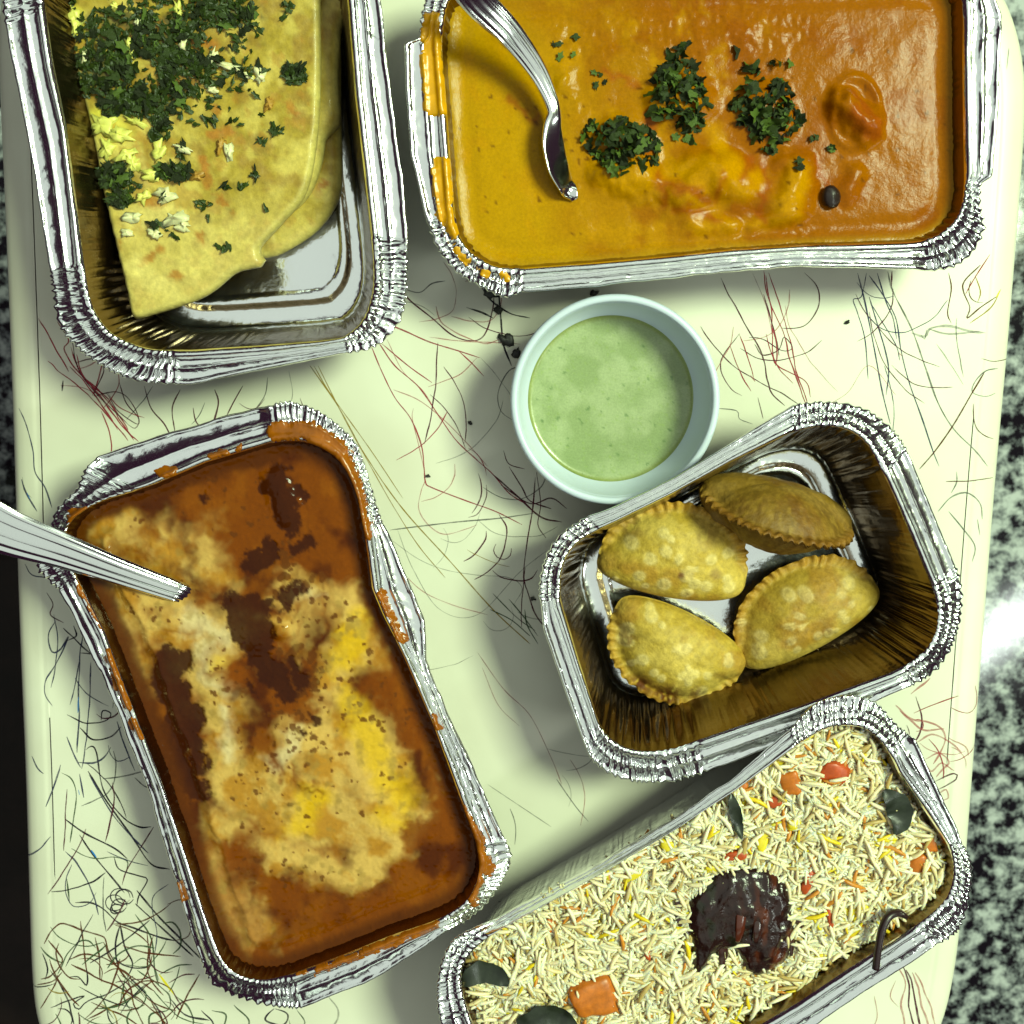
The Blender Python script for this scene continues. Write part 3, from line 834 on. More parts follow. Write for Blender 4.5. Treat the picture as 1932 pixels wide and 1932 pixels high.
B_SEG = [
    ('side', [(834, 70, 790, 72, 1), (834, 90, 762, 82, 2), (842, 190, 766, 190, 2), (850, 300, 773, 290, 2), (857, 385, 798, 396, 0)]),
    ('corner', [(860, 412, 806, 418, 0), (868, 446, 824, 466, 0), (890, 476, 862, 512, -1), (925, 498, 915, 545, -1), (955, 505, 952, 563, -2)]),
    ('side', [(988, 505, 984, 552, -1), (1120, 495, 1120, 541, 0), (1245, 484, 1263, 526, 0), (1380, 470, 1390, 512, 0), (1510, 462, 1512, 502, 0), (1640, 458, 1640, 506, 0), (1715, 456, 1730, 509, 0)]),
    ('corner', [(1742, 453, 1752, 512, -3), (1772, 442, 1800, 505, -4), (1797, 422, 1838, 476, -4), (1812, 398, 1860, 430, -4), (1818, 372, 1852, 392, -2)]),
    ('side', [(1820, 342, 1853, 346, 0), (1820, 325, 1874, 333, 1), (1818, 220, 1886, 190, 1), (1817, 110, 1892, 60, 1), (1818, 40, 1892, 30, 0)]),
    ('corner', [(1816, 0, 1880, -5, 0), (1800, -38, 1850, -60, 0), (1760, -55, 1780, -95, 0)]),
    ('side', [(1710, -57, 1710, -100, 0), (1300, -40, 1300, -85, 0), (960, -30, 950, -75, 0)]),
    ('corner', [(905, -28, 880, -72, 0), (865, -15, 822, -45, 0), (846, 5, 800, 5, 0), (838, 40, 792, 40, 0)]),
]
C_SEG = [
    ('side', [(146, 1092, 112, 1118, -4), (196, 1192, 166, 1222, -5), (252, 1342, 226, 1356, -6), (304, 1475, 282, 1500, -8), (378, 1702, 348, 1722, -10), (404, 1778, 368, 1790, -11)]),
    ('corner', [(414, 1803, 380, 1818, -9), (430, 1828, 398, 1852, -8), (455, 1843, 434, 1877, -6), (490, 1850, 500, 1897, -4), (518, 1847, 540, 1902, -2)]),
    ('side', [(552, 1838, 568, 1903, -1), (640, 1805, 690, 1858, 0), (740, 1765, 800, 1790, 0), (812, 1741, 845, 1757, -1)]),
    ('corner', [(838, 1730, 868, 1744, -4), (872, 1708, 912, 1712, -5), (893, 1680, 945, 1672, -5), (904, 1645, 965, 1620, -4), (903, 1618, 962, 1602, -2)]),
    ('side', [(898, 1588, 954, 1583, -1), (858, 1480, 900, 1465, -1), (816, 1366, 846, 1352, -1), (760, 1236, 806, 1248, -2), (722, 1160, 800, 1170, -2), (702, 1112, 778, 1115, -2), (692, 1040, 742, 1025, -2)]),
    ('corner', [(686, 1000, 722, 985, -2), (675, 940, 696, 905, -2), (655, 890, 674, 842, -1), (628, 858, 640, 803, 0), (590, 838, 600, 776, 1), (555, 832, 545, 757, 1)]),
    ('side', [(512, 836, 505, 766, -1), (498, 840, 488, 767, -3), (390, 872, 330, 812, -4), (290, 915, 182, 862, -4), (276, 920, 178, 868, -3)]),
    ('corner', [(258, 926, 162, 880, -1), (200, 943, 140, 925, -3), (160, 962, 102, 962, -4), (128, 992, 92, 1005, -3), (122, 1040, 70, 1066, -1), (132, 1065, 80, 1090, -2)]),
]
D_SEG = [
    ('side', [(1058, 1128, 1019, 1135, 0), (1064, 1150, 1024, 1187, 0), (1094, 1250, 1064, 1300, 0), (1126, 1350, 1106, 1415, 0)]),
    ('corner', [(1134, 1370, 1114, 1432, -1), (1154, 1396, 1142, 1458, -2), (1190, 1414, 1190, 1476, -3), (1232, 1418, 1250, 1479, -3), (1275, 1412, 1300, 1470, -3)]),
    ('side', [(1320, 1396, 1335, 1458, -2), (1500, 1335, 1520, 1388, -2), (1680, 1270, 1706, 1302, -2)]),
    ('corner', [(1705, 1258, 1722, 1296, -3), (1745, 1230, 1770, 1266, -4), (1766, 1195, 1803, 1204, -4), (1771, 1160, 1816, 1143, -4), (1766, 1128, 1812, 1092, -3)]),
    ('side', [(1758, 1106, 1804, 1068, -2), (1720, 1012, 1764, 972, -3), (1680, 920, 1724, 872, -3)]),
    ('corner', [(1668, 895, 1712, 848, -4), (1640, 842, 1686, 808, -4), (1606, 814, 1634, 772, -3), (1565, 804, 1572, 757, -2), (1525, 808, 1526, 760, -1)]),
    ('side', [(1495, 816, 1498, 764, 0), (1380, 872, 1390, 830, 0), (1270, 932, 1275, 900, 0), (1165, 984, 1148, 962, 0)]),
    ('corner', [(1130, 1000, 1108, 975, -1), (1092, 1022, 1062, 1003, -1), (1068, 1052, 1033, 1042, -1), (1058, 1090, 1017, 1092, -1)]),
]
E_SEG = [
    ('side', [(886, 1915, 828, 1925, 0), (915, 1985, 860, 2010, 0), (945, 2050, 900, 2080, 0)]),
    ('corner', [(962, 2085, 920, 2115, 0), (995, 2118, 968, 2165, 0), (1040, 2130, 1035, 2182, 0), (1085, 2122, 1095, 2170, 0)]),
    ('side', [(1130, 2104, 1150, 2145, 0), (1350, 1985, 1395, 2020, 0), (1511, 1890, 1546, 1932, 0), (1600, 1830, 1640, 1868, 0), (1690, 1772, 1745, 1800, 0)]),
    ('corner', [(1728, 1748, 1768, 1784, -1), (1762, 1722, 1808, 1758, -2), (1788, 1694, 1826, 1712, -2), (1800, 1655, 1836, 1648, -2), (1798, 1622, 1828, 1612, -1)]),
    ('side', [(1788, 1594, 1818, 1592, 0), (1745, 1530, 1778, 1500, 0), (1696, 1460, 1728, 1396, 0)]),
    ('corner', [(1682, 1428, 1712, 1384, -3), (1664, 1400, 1692, 1366, -4), (1638, 1378, 1658, 1328, -4), (1605, 1370, 1612, 1312, -2), (1568, 1374, 1568, 1318, 0), (1535, 1388, 1530, 1334, 0)]),
    ('side', [(1500, 1411, 1492, 1378, 0), (1390, 1490, 1378, 1474, 0), (1280, 1562, 1268, 1548, -2), (1150, 1640, 1140, 1624, -5), (1010, 1718, 1000, 1700, -6), (945, 1754, 930, 1738, -5)]),
    ('corner', [(925, 1768, 892, 1752, -1), (892, 1795, 852, 1775, 0), (872, 1828, 829, 1828, 0), (872, 1870, 824, 1880, 0)]),
]
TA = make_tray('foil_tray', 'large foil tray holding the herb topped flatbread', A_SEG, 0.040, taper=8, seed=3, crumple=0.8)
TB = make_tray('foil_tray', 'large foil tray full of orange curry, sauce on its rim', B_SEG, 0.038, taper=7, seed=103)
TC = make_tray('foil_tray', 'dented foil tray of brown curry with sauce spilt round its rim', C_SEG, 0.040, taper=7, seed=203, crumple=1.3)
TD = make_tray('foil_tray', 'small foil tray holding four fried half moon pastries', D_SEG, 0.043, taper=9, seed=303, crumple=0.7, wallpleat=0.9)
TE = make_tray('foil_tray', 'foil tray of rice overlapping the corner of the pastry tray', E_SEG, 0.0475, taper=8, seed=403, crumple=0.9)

# ---------------------------------------------------------------- orange curry with coriander
B_LUMPS = [(1290, 360, 1330, 330, 62, 5.0), (1370, 330, 1400, 350, 52, 4.0), (1480, 380, 1500, 330, 50, 4.0), (1150, 330, 1210, 340, 45, 4.5), (1590, 200, 1630, 240, 40, 6.0), (1260, 200, 1300, 190, 55, 4.0),
           (1440, 200, 1450, 220, 60, 3.5), (1170, 255, 1190, 280, 55, 3.5), (1060, 150, 1060, 150, 32, 1.5), (1300, 425, 1380, 425, 20, 1.5), (1420, 425, 1500, 410, 18, 1.2), (1610, 330, 1600, 360, 26, 1.4), (1140, 110, 1400, 60, 30, 0.8)]
def curry_b_z(px, xy, d):
    z = 0.35 * fbm(px[:, 0] / 60, px[:, 1] / 60, 5, 3) + 0.16 * fbm(px[:, 0] / 22, px[:, 1] / 30, 8, 3) * sstep(1000, 1150, px[:, 0]) * (0.35 + 0.65 * sstep(1850, 1500, px[:, 0]))
    wx = px + 10 * np.stack([fbm(px[:, 0] / 30, px[:, 1] / 30, 70, 2), fbm(px[:, 0] / 30, px[:, 1] / 30, 71, 2)], 1)
    for (x1, y1, x2, y2, r, h) in B_LUMPS:
        f = capsules(wx, [(x1, y1, x2, y2, r)], r)
        z = z + h * 1.15 * sstep(-0.2, 1.0, f)
    gm_ = sstep(-0.5, 0.8, capsules(px, [(1080, 70, 1480, 55, 50), (1120, 320, 1230, 365, 40), (1480, 330, 1520, 430, 34), (1060, 150, 1100, 200, 30), (1580, 200, 1640, 250, 40)], 40))
    z += gm_ * (0.42 * fbm(px[:, 0] / 9, px[:, 1] / 13, 88, 2))
    # ring of onion or tomato skin lying in the sauce
    r = np.hypot((px[:, 0] - 1612) / 46, (px[:, 1] - 212) / 66)
    z += 1.1 * np.exp(-((r - 1) / 0.13) ** 2)
    z += 0.7 * sstep(4, 0, d) - 0.5 * np.exp(-((d - 6) / 2.5) ** 2)
    return z
SPECK_B = scatter(9, 90, [(1300, 250, 450, 230), (1600, 250, 200, 200), (1000, 300, 130, 170)], 1.5, 5)
def curry_b_c(px, xy, d):
    n = len(px)
    g = sstep(900, 1420, px[:, 0] + 120 * fbm(px[:, 0] / 140, px[:, 1] / 140, 12, 4) - 0.5 * (px[:, 1] - 250))
    c = mixc(const(n, (0.40, 0.203, 0.0)), (0.26, 0.077, 0.0), g)
    c = mixc(c, (0.22, 0.052, 0.0), 0.6 * sstep(0.05, 0.5, fbm(px[:, 0] / 70, px[:, 1] / 70, 31, 4)) * sstep(950, 1250, px[:, 0]))
    c = mixc(c, (0.42, 0.19, 0.0), 0.6 * sstep(0.1, 0.5, fbm(px[:, 0] / 40, px[:, 1] / 55, 36, 4)) * sstep(1550, 1300, px[:, 0]))
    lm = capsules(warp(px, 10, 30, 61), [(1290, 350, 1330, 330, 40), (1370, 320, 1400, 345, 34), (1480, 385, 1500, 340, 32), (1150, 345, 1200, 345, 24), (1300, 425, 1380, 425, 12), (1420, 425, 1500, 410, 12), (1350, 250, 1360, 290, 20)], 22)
    c = mixc(c, (0.46, 0.21, 0.0), 0.75 * sstep(-0.6, 0.9, lm))  # lumps painted paler so they stand out as lit mounds
    oil_shade = capsules(px + 14 * np.stack([fbm(px[:, 0] / 25, px[:, 1] / 25, 50, 3), fbm(px[:, 0] / 25, px[:, 1] / 25, 51, 3)], 1),
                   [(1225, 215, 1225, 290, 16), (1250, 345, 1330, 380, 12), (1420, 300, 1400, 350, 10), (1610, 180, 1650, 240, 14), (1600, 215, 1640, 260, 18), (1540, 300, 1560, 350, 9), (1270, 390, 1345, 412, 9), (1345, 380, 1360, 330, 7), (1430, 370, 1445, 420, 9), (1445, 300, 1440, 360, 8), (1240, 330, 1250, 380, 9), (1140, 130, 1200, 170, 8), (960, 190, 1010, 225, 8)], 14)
    c = mixc(c, (0.26, 0.05, 0.003), 0.8 * sstep(-0.4, 0.9, oil_shade))  # oily gaps between the lumps, with their shade painted in
    c = mixc(c, (0.10, 0.03, 0.002), 0.75 * dots(px, SPECK_B))
    c = mixc(c, (0.38, 0.20, 0.008), 0.6 * sstep(3.5, 0, d))
    return c
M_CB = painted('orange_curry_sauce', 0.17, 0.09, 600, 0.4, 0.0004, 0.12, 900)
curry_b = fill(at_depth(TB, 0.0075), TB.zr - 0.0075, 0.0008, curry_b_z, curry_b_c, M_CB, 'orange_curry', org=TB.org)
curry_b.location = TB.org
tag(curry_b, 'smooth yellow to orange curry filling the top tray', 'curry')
def smear_b(px):
    w = px + 8 * np.stack([fbm(px[:, 0] / 14, px[:, 1] / 14, 150, 3), fbm(px[:, 0] / 14, px[:, 1] / 14, 151, 3)], 1)
    return capsules(w, [(815, 45, 812, 120, 18), (815, 120, 822, 200, 21), (838, 205, 842, 205, 8), (832, 310, 838, 400, 17), (842, 400, 856, 440, 11), (860, 470, 880, 490, 6), (915, 515, 925, 520, 6), (950, 520, 962, 528, 5)], 12)
smear(TB, '', simple('yellow_sauce', (0.58, 0.27, 0.002), 0.25, spec=0.35, var=0.15), smear_b, 0.9, root=curry_b)

# ---------------------------------------------------------------- brown curry with cream
DK = [(525, 900, 545, 985, 26), (505, 920, 560, 930, 20), (465, 1160, 480, 1200, 42), (440, 1140, 490, 1150, 22), (310, 1240, 345, 1250, 24), (315, 1270, 350, 1390, 34), (325, 1390, 365, 1350, 32), (335, 1440, 370, 1490, 26), (355, 1380, 378, 1440, 18),
      (480, 1240, 520, 1270, 22), (500, 1260, 540, 1310, 20), (555, 1250, 565, 1290, 16), (535, 1130, 560, 1110, 20), (480, 1060, 510, 1040, 24), (560, 1030, 580, 1020, 16), (470, 1290, 480, 1310, 8), (385, 942, 387, 945, 9), (590, 1350, 600, 1360, 10), (570, 1380, 575, 1385, 8)]
CREAM = [(165, 985, 250, 1005, 26), (230, 1035, 330, 1050, 16), (200, 1090, 330, 1125, 34), (240, 1140, 330, 1195, 36), (350, 1165, 425, 1215, 34), (370, 1220, 425, 1330, 36), (405, 1340, 440, 1450, 34), (420, 1470, 600, 1500, 56), (590, 1390, 640, 1440, 56), (640, 1150, 680, 1260, 36),
         (540, 1110, 650, 1130, 14), (585, 1150, 560, 1200, 16), (640, 1270, 660, 1350, 40), (680, 1390, 735, 1470, 54), (560, 1540, 740, 1545, 48), (520, 1610, 640, 1650, 34), (640, 1650, 720, 1600, 30), (400, 1560, 450, 1560, 26), (395, 1010, 420, 1090, 14), (330, 1000, 350, 1060, 10), (255, 1200, 280, 1290, 14), (410, 1640, 450, 1760, 26), (450, 1700, 490, 1770, 22), (445, 1170, 520, 1180, 6), (520, 1175, 525, 1190, 12)]
BROWN = [(430, 1600, 480, 1612, 17), (476, 1625, 525, 1690, 17), (525, 1692, 650, 1704, 18), (650, 1704, 800, 1672, 18), (800, 1670, 850, 1620, 20), (780, 1580, 850, 1560, 26), (740, 1170, 770, 1400, 16), (790, 1420, 840, 1540, 14), (470, 1365, 520, 1455, 9), (495, 1250, 560, 1300, 30), (520, 1310, 580, 1350, 22), (555, 1440, 600, 1510, 3)]
PALE = [(360, 1170, 420, 1210, 22), (385, 1230, 425, 1290, 26), (420, 1340, 440, 1420, 16), (520, 1430, 560, 1400, 24), (560, 1120, 600, 1120, 8)]
TAN = [(410, 1650, 440, 1760, 40), (450, 1720, 500, 1780, 34), (390, 1620, 420, 1660, 20)]
YEL = [(650, 1250, 690, 1180, 24), (660, 1330, 720, 1430, 30), (730, 1470, 760, 1510, 30), (415, 1250, 425, 1262, 14), (640, 1190, 670, 1240, 16), (720, 1540, 760, 1550, 16), (560, 1560, 600, 1500, 20)]
def curry_c_fields(px):
    w = warp(px, 52, 75, 900)
    cream = sstep(-1.5, 1.3, capsules(w, CREAM, 24) + 1.1 * fbm(w[:, 0] / 40 + w[:, 1] / 80, w[:, 1] / 90, 940, 4, 0.48))
    cream = cream * (1 - 0.9 * sstep(-0.8, 0.8, capsules(warp(px, 26, 40, 905), BROWN, 12) + 0.3 * fbm(px[:, 0] / 14, px[:, 1] / 14, 906, 3)))
    dark = sstep(-0.2, 0.5, capsules(warp(px, 17, 20, 960), DK, 14) + 0.35 * fbm(px[:, 0] / 12, px[:, 1] / 12, 970, 3))
    return cream, dark
SPECKS = scatter(3, 330, [(560, 1270, 60, 60), (545, 1320, 45, 70), (590, 1390, 60, 60), (660, 1300, 60, 100), (600, 1480, 140, 90), (480, 1450, 60, 120), (560, 1640, 120, 40), (430, 1260, 40, 80), (330, 1130, 90, 50), (600, 1150, 80, 60), (400, 960, 200, 60), (740, 1380, 40, 110)], 1.8, 6.5) + scatter(5, 60, [(560, 1270, 50, 50), (500, 1240, 40, 40), (560, 1080, 70, 60)], 4, 11)
def curry_c_c(px, xy, d):
    n = len(px)
    cream, dark = curry_c_fields(px)
    c = mixc(const(n, (0.160, 0.036, 0.0)), (0.064, 0.011, 0.0), sstep(-0.1, 0.5, fbm(px[:, 0] / 60, px[:, 1] / 60, 911, 4)))
    c = mixc(c, (0.21, 0.055, 0.001), 0.7 * sstep(0.0, 0.5, fbm(px[:, 0] / 45, px[:, 1] / 70, 915, 4)))
    cr = mixc(const(n, (0.55, 0.33, 0.085)), (0.40, 0.18, 0.020), sstep(-0.2, 0.4, fbm(px[:, 0] / 40, px[:, 1] / 40, 921, 4)))
    w = warp(px, 26, 44, 930)
    cr = mixc(cr, (0.62, 0.47, 0.24), 0.9 * sstep(-0.5, 0.9, capsules(w, PALE, 20)))
    cr = mixc(cr, (0.34, 0.15, 0.035), 0.85 * sstep(-0.8, 0.8, capsules(w, TAN, 20)))
    cr = mixc(cr, (0.62, 0.36, 0.006), 0.8 * sstep(-1.0, 1.0, capsules(w, YEL, 22)))
    c = c * (1 - cream[:, None]) + cr * cream[:, None]
    # specks of dal and spice
    c = mixc(c, (0.10, 0.026, 0.002), 0.85 * dots(px, SPECKS))
    gs = sstep(0.1, 0.6, fbm(px[:, 0] / 20, px[:, 1] / 20, 957, 3)) * cream
    c = mixc(c, (0.26, 0.16, 0.035), 0.6 * gs)
    c = mixc(c, (0.034, 0.006, 0.001), 0.94 * dark)
    # darker band round the wall
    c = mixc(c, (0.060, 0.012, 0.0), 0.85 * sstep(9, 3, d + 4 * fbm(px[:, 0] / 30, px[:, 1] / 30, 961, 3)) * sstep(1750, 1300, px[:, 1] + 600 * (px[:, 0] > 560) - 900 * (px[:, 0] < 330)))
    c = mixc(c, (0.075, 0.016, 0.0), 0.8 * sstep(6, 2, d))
    return c
def curry_c_z(px, xy, d):
    cream, dark = curry_c_fields(px)
    z = 0.35 * fbm(px[:, 0] / 60, px[:, 1] / 60, 981, 3) + 0.5 * cream + 0.12 * fbm(px[:, 0] / 9, px[:, 1] / 9, 985, 3) * cream - 0.25 * dark
    z += 0.15 * sstep(0.7, 0.85, vnoise(px[:, 0] / 6, px[:, 1] / 6, 950))
    for (x1, y1, x2, y2, r, h) in [(465, 1165, 485, 1195, 52, 1.1), (530, 1190, 530, 1190, 22, 1.6), (540, 1420, 560, 1450, 90, 1.6), (690, 1500, 700, 1520, 70, 1.4), (400, 1250, 430, 1330, 46, 1.6), (260, 1130, 320, 1160, 50, 1.6), (520, 910, 545, 970, 34, 1.4)]:
        f = capsules(px, [(x1, y1, x2, y2, r)], r)
        z = z + h * np.sin(np.clip(f, 0, 1) * math.pi / 2) ** 1.3
    z += 0.8 * sstep(4, 0, d) - 0.6 * np.exp(-((d - 7) / 2.5) ** 2)
    # a soft ridge of skin along the left wall
    z += 1.0 * np.exp(-((d - 11.5 - 1.5 * fbm(px[:, 1] / 40, 0, 990, 2)) / 1.3) ** 2) * sstep(330, 250, px[:, 0] - (px[:, 1] - 1200) * 0.33)
    return z
M_CC = painted('brown_curry_sauce', 0.12, 0.13, 300, 0.05, 0.0003, 0.07, 500)
curry_c = fill(at_depth(TC, 0.008), TC.zr - 0.008, 0.0005, curry_c_z, curry_c_c, M_CC, 'brown_curry', org=TC.org)
curry_c.location = TC.org
tag(curry_c, 'oily brown curry marbled with pale cream in the dented tray', 'curry')
def smear_c(px):
    w = warp(px, 10, 16, 1000)
    return capsules(w, [(520, 815, 580, 810, 17), (580, 810, 640, 850, 16), (640, 850, 672, 930, 15), (672, 930, 690, 1010, 10), (300, 888, 330, 890, 9), (400, 858, 425, 852, 7), (450, 843, 455, 840, 4), (135, 975, 160, 965, 10), (150, 1100, 178, 1150, 8), (176, 1150, 192, 1180, 6),
                        (205, 1230, 240, 1330, 9), (222, 1290, 232, 1315, 8), (245, 1360, 262, 1390, 7), (715, 1120, 745, 1180, 10), (740, 1180, 760, 1210, 8), (820, 1350, 828, 1370, 6), (870, 1520, 890, 1560, 8), (890, 1560, 920, 1640, 12), (905, 1640, 890, 1700, 10), (820, 1742, 700, 1792, 9), (700, 1792, 600, 1830, 6), (560, 1838, 575, 1832, 5), (330, 1660, 345, 1700, 3)], 9)
smear(TC, '', simple('brown_sauce', (0.27, 0.075, 0.002), 0.22, spec=0.4, var=0.25, vscale=160), smear_c, 0.9, root=curry_c)

# ---------------------------------------------------------------- spoons
def spoon(name, label, path, mat=STEEL):
    """path rows: drawing x, y, height mm, width mm, thickness mm, roll deg, hollow 0..1, flute 0..1"""
    a = np.array(path, float)
    pts = np.array([list(P(r[0], r[1], r[2] * MM)) for r in a])
    dd = np.r_[0, np.cumsum(np.linalg.norm(np.diff(pts, axis=0), axis=1))]
    s = np.linspace(0, dd[-1], 90)
    def cub(col):
        # smooth interpolation
        k = catmull(np.column_stack([dd * 1000, col]), 0.8)
        return np.interp(s * 1000, k[:, 0], k[:, 1])
    c = np.stack([cub(pts[:, q]) for q in range(3)], 1)
    w, t, roll, hol, flu = [np.interp(s, dd, a[:, q]) for q in (3, 4, 5, 6, 7)]
    tang = np.gradient(c, axis=0); tang /= np.linalg.norm(tang, axis=1)[:, None]
    K = 48
    vs = np.zeros((len(s), K, 3))
    for i in range(len(s)):
        tv = Vector(tang[i]); side = tv.cross(Vector((0, 0, 1))); side.normalize()
        up = side.cross(tv); up.normalize()
        q = Matrix.Rotation(R(roll[i]), 3, tv)
        side = q @ side; up = q @ up
        for k in range(K):
            th = 2 * math.pi * k / K
            x = math.cos(th); zt = math.sin(th)
            xx = 0.5 * w[i] * np.sign(x) * abs(x) ** 0.8
            zz = 0.5 * t[i] * np.sign(zt) * abs(zt) ** 0.7
            if zt > 0:
                zz += flu[i] * 0.30 * math.cos(x * 5.2 * math.pi) * abs(zt) ** 0.4
            zz -= hol[i] * 0.16 * w[i] * (1 - x * x)
            vs[i, k] = c[i] + (np.array(side) * xx + np.array(up) * zz) * MM
    f = []
    n = len(s)
    for i in range(n - 1):
        for k in range(K):
            k2 = (k + 1) % K
            f.append([i * K + k, (i + 1) * K + k, (i + 1) * K + k2, i * K + k2])
    f.append(list(range(K))[::-1]); f.append([(n - 1) * K + k for k in range(K)])
    org = pts[-1]
    root = thing(name, label, 'spoon', org, 'metal spoons')
    V = vs.reshape(-1, 3) - org
    cut = int(n * 0.74)
    fh = [q for q in f[:-2] if q[0] // K < cut] + [f[-2]]
    fb = [q for q in f[:-2] if q[0] // K >= cut] + [f[-1]]
    for nm, ff in (('handle', fh), ('bowl', fb)):
        used = sorted({i for q in ff for i in q}); mp = {u: i for i, u in enumerate(used)}
        mesh_obj(nm, V[used], [[mp[i] for i in q] for q in ff], mat, root)
    return root
spoon('spoon', 'steel spoon with ribbed handle standing in the orange curry', [
    (850, -75, 70, 13, 2.2, 8, 0, 1), (900, 0, 58, 11, 2.2, 10, 0, 1), (960, 62, 49, 9.5, 2.4, 12, 0, 1), (1010, 128, 43, 7.5, 2.8, 8, 0, .8), (1036, 180, 40, 5.6, 3.0, -5, 0, .4),
    (1045, 212, 39, 5.0, 3.0, -20, 0, .1), (1042, 240, 38.2, 7.5, 2.6, -30, .1, 0), (1044, 275, 37.0, 10.5, 2.2, -38, .22, 0), (1054, 318, 35.6, 11, 1.8, -40, .25, 0), (1069, 352, 34.0, 8.5, 1.6, -40, .2, 0), (1085, 376, 32.5, 3.0, 1.4, 45, .2, 0)])
spoon('spoon', 'steel spoon resting on the dented rim, tip sunk in brown curry', [
    (-150, 935, 60, 25, 2.4, 4, 0, .5), (-60, 972, 55, 22, 2.4, 4, 0, .7), (20, 1006, 51, 18, 2.4, 4, 0, .9), (120, 1040, 46.5, 14, 2.6, 4, 0, 1), (220, 1076, 41, 11, 2.8, 3, 0, 1), (300, 1104, 36, 9.5, 3.0, 2, 0, 1), (340, 1118, 32.8, 8.8, 3.0, 0, 0, .9), (366, 1128, 28, 8, 3, 0, 0, .4),
    (395, 1138, 23, 14, 2.0, 0, .4, 0), (440, 1155, 21, 26, 1.6, 0, .7, 0), (490, 1172, 18, 28, 1.4, 0, .7, 0), (530, 1186, 18, 18, 1.4, 0, .5, 0), (548, 1192, 19, 4, 1.2, 0, .2, 0)])

# ---------------------------------------------------------------- herbs
def leaf_mesh(name, seed, lobes=5):
    rr = random.Random(seed)
    n = 16
    vs = [(0, 0, 0.05)]
    for k in range(n):
        a = 2 * math.pi * k / n
        r = 0.72 + 0.20 * math.cos(a * lobes + rr.uniform(-.4, .4)) + rr.uniform(-0.10, 0.10)
        x, y = r * math.cos(a), r * math.sin(a) * rr.uniform(0.5, 0.8)
        vs.append((x, y, 0.22 * math.sin(x * 2.5 + seed) + rr.uniform(-0.08, 0.08)))
    return vs, [[0, 1 + k, 1 + (k + 1) % n] for k in range(n)]
HERB = [simple('coriander_leaf', (0.024, 0.040, 0.005), 0.4, spec=0.25, var=0.5, vscale=300, bscale=900, bstr=0.5),
        simple('coriander_leaf_light', (0.070, 0.115, 0.012), 0.4, spec=0.3, var=0.4, vscale=300, bscale=900, bstr=0.5),
        simple('coriander_leaf_dark', (0.011, 0.016, 0.003), 0.5, spec=0.2, var=0.4, vscale=300, bscale=900, bstr=0.5)]
LEAVES = []
for k in range(9):
    vs, fs = leaf_mesh('leaf', k, 3 + k % 4)
    me = bpy.data.meshes.new('leaf'); me.from_pydata(vs, [], fs)
    me.materials.append(HERB[[0, 0, 1, 2, 0, 2, 0, 1, 2][k]])
    for p in me.polygons: p.use_smooth = True
    me.update(); LEAVES.append(me)
def put_leaf(parent, loc, size, name='leaf', tilt=0.5, mesh=None, aspect=1.0):
    o = bpy.data.objects.new(name, mesh or random.choice(LEAVES))
    COL.objects.link(o); o.parent = parent
    o.location = loc
    o.rotation_euler = (random.uniform(-tilt, tilt), random.uniform(-tilt, tilt), random.uniform(0, 6.28))
    o.scale = (size * MM, size * MM * aspect, size * MM)
    return o
from mathutils.bvhtree import BVHTree
def surface_of(o):
    me = o.data
    v = [Vector(x.co) + Vector(o.matrix_basis.translation) for x in me.vertices]
    return BVHTree.FromPolygons(v, [list(p.vertices) for p in me.polygons])
def zat(bvh, x, y, fallback):
    h = bvh.ray_cast(Vector((x, y, 0.2)), Vector((0, 0, -1)))
    return h[0].z if h[0] is not None else fallback
BVB = surface_of(curry_b)
def herb_pile(label, blobs, count, z0):
    cx = np.mean([b[0] for b in blobs]); cy = np.mean([b[1] for b in blobs])
    org = P(cx, cy, z0)
    root = thing('coriander_garnish', label, 'garnish', org, 'coriander piles on the orange curry')
    for k in range(count):
        b = random.choices(blobs, weights=[q[2] * q[3] for q in blobs])[0]
        a = random.uniform(0, 6.28); r = math.sqrt(random.random())
        x, y = b[0] + b[2] * r * math.cos(a), b[1] + b[3] * r * math.sin(a)
        p = P(x, y, z0 + 0.002)
        zz = zat(BVB, p.x, p.y, z0) + random.uniform(0.0006, 0.0036) * (1.25 - r)
        put_leaf(root, (p.x - org.x, p.y - org.y, zz - org.z), random.uniform(1.9, 4.2), tilt=0.9)
    return root
ZB = TB.zr - 0.007
herb_pile('chopped coriander pile next to the spoon bowl in orange curry', [(1150, 265, 50, 45), (1195, 280, 50, 42), (1160, 310, 26, 30), (1110, 245, 12, 12)], 130, ZB)
herb_pile('tall middle pile of chopped coriander on orange curry', [(1280, 150, 50, 42), (1290, 200, 48, 50), (1282, 105, 18, 30), (1300, 240, 28, 30), (1250, 190, 26, 40)], 130, ZB)
herb_pile('compact coriander pile beside the round lump in orange curry', [(1440, 190, 60, 48), (1460, 225, 60, 40), (1450, 265, 30, 22), (1425, 130, 34, 12), (1475, 115, 20, 8), (1385, 95, 7, 8)], 130, ZB)
def herb_bit(label, x, y, n, r, z0=ZB, bvh=BVB, group='herb bits on the orange curry'):
    org = P(x, y, z0)
    root = thing('coriander_sprig', label, 'garnish', org, group)
    for k in range(n):
        xx, yy = x + random.uniform(-r, r), y + random.uniform(-r, r)
        p = P(xx, yy, z0 + 0.001)
        zz = zat(bvh, p.x, p.y, z0) + 0.0008
        put_leaf(root, (p.x - org.x, p.y - org.y, zz - org.z), random.uniform(1.4, 2.4), tilt=0.4)
herb_bit('wisp of coriander above and left of the nearest pile', 1135, 150, 5, 16)
herb_bit('green fleck below right of the compact coriander pile', 1540, 260, 3, 8)
herb_bit('pale green fleck between lump and dark pod', 1572, 282, 4, 8)
herb_bit('green fleck sunk in curry below the compact pile', 1502, 312, 4, 10)
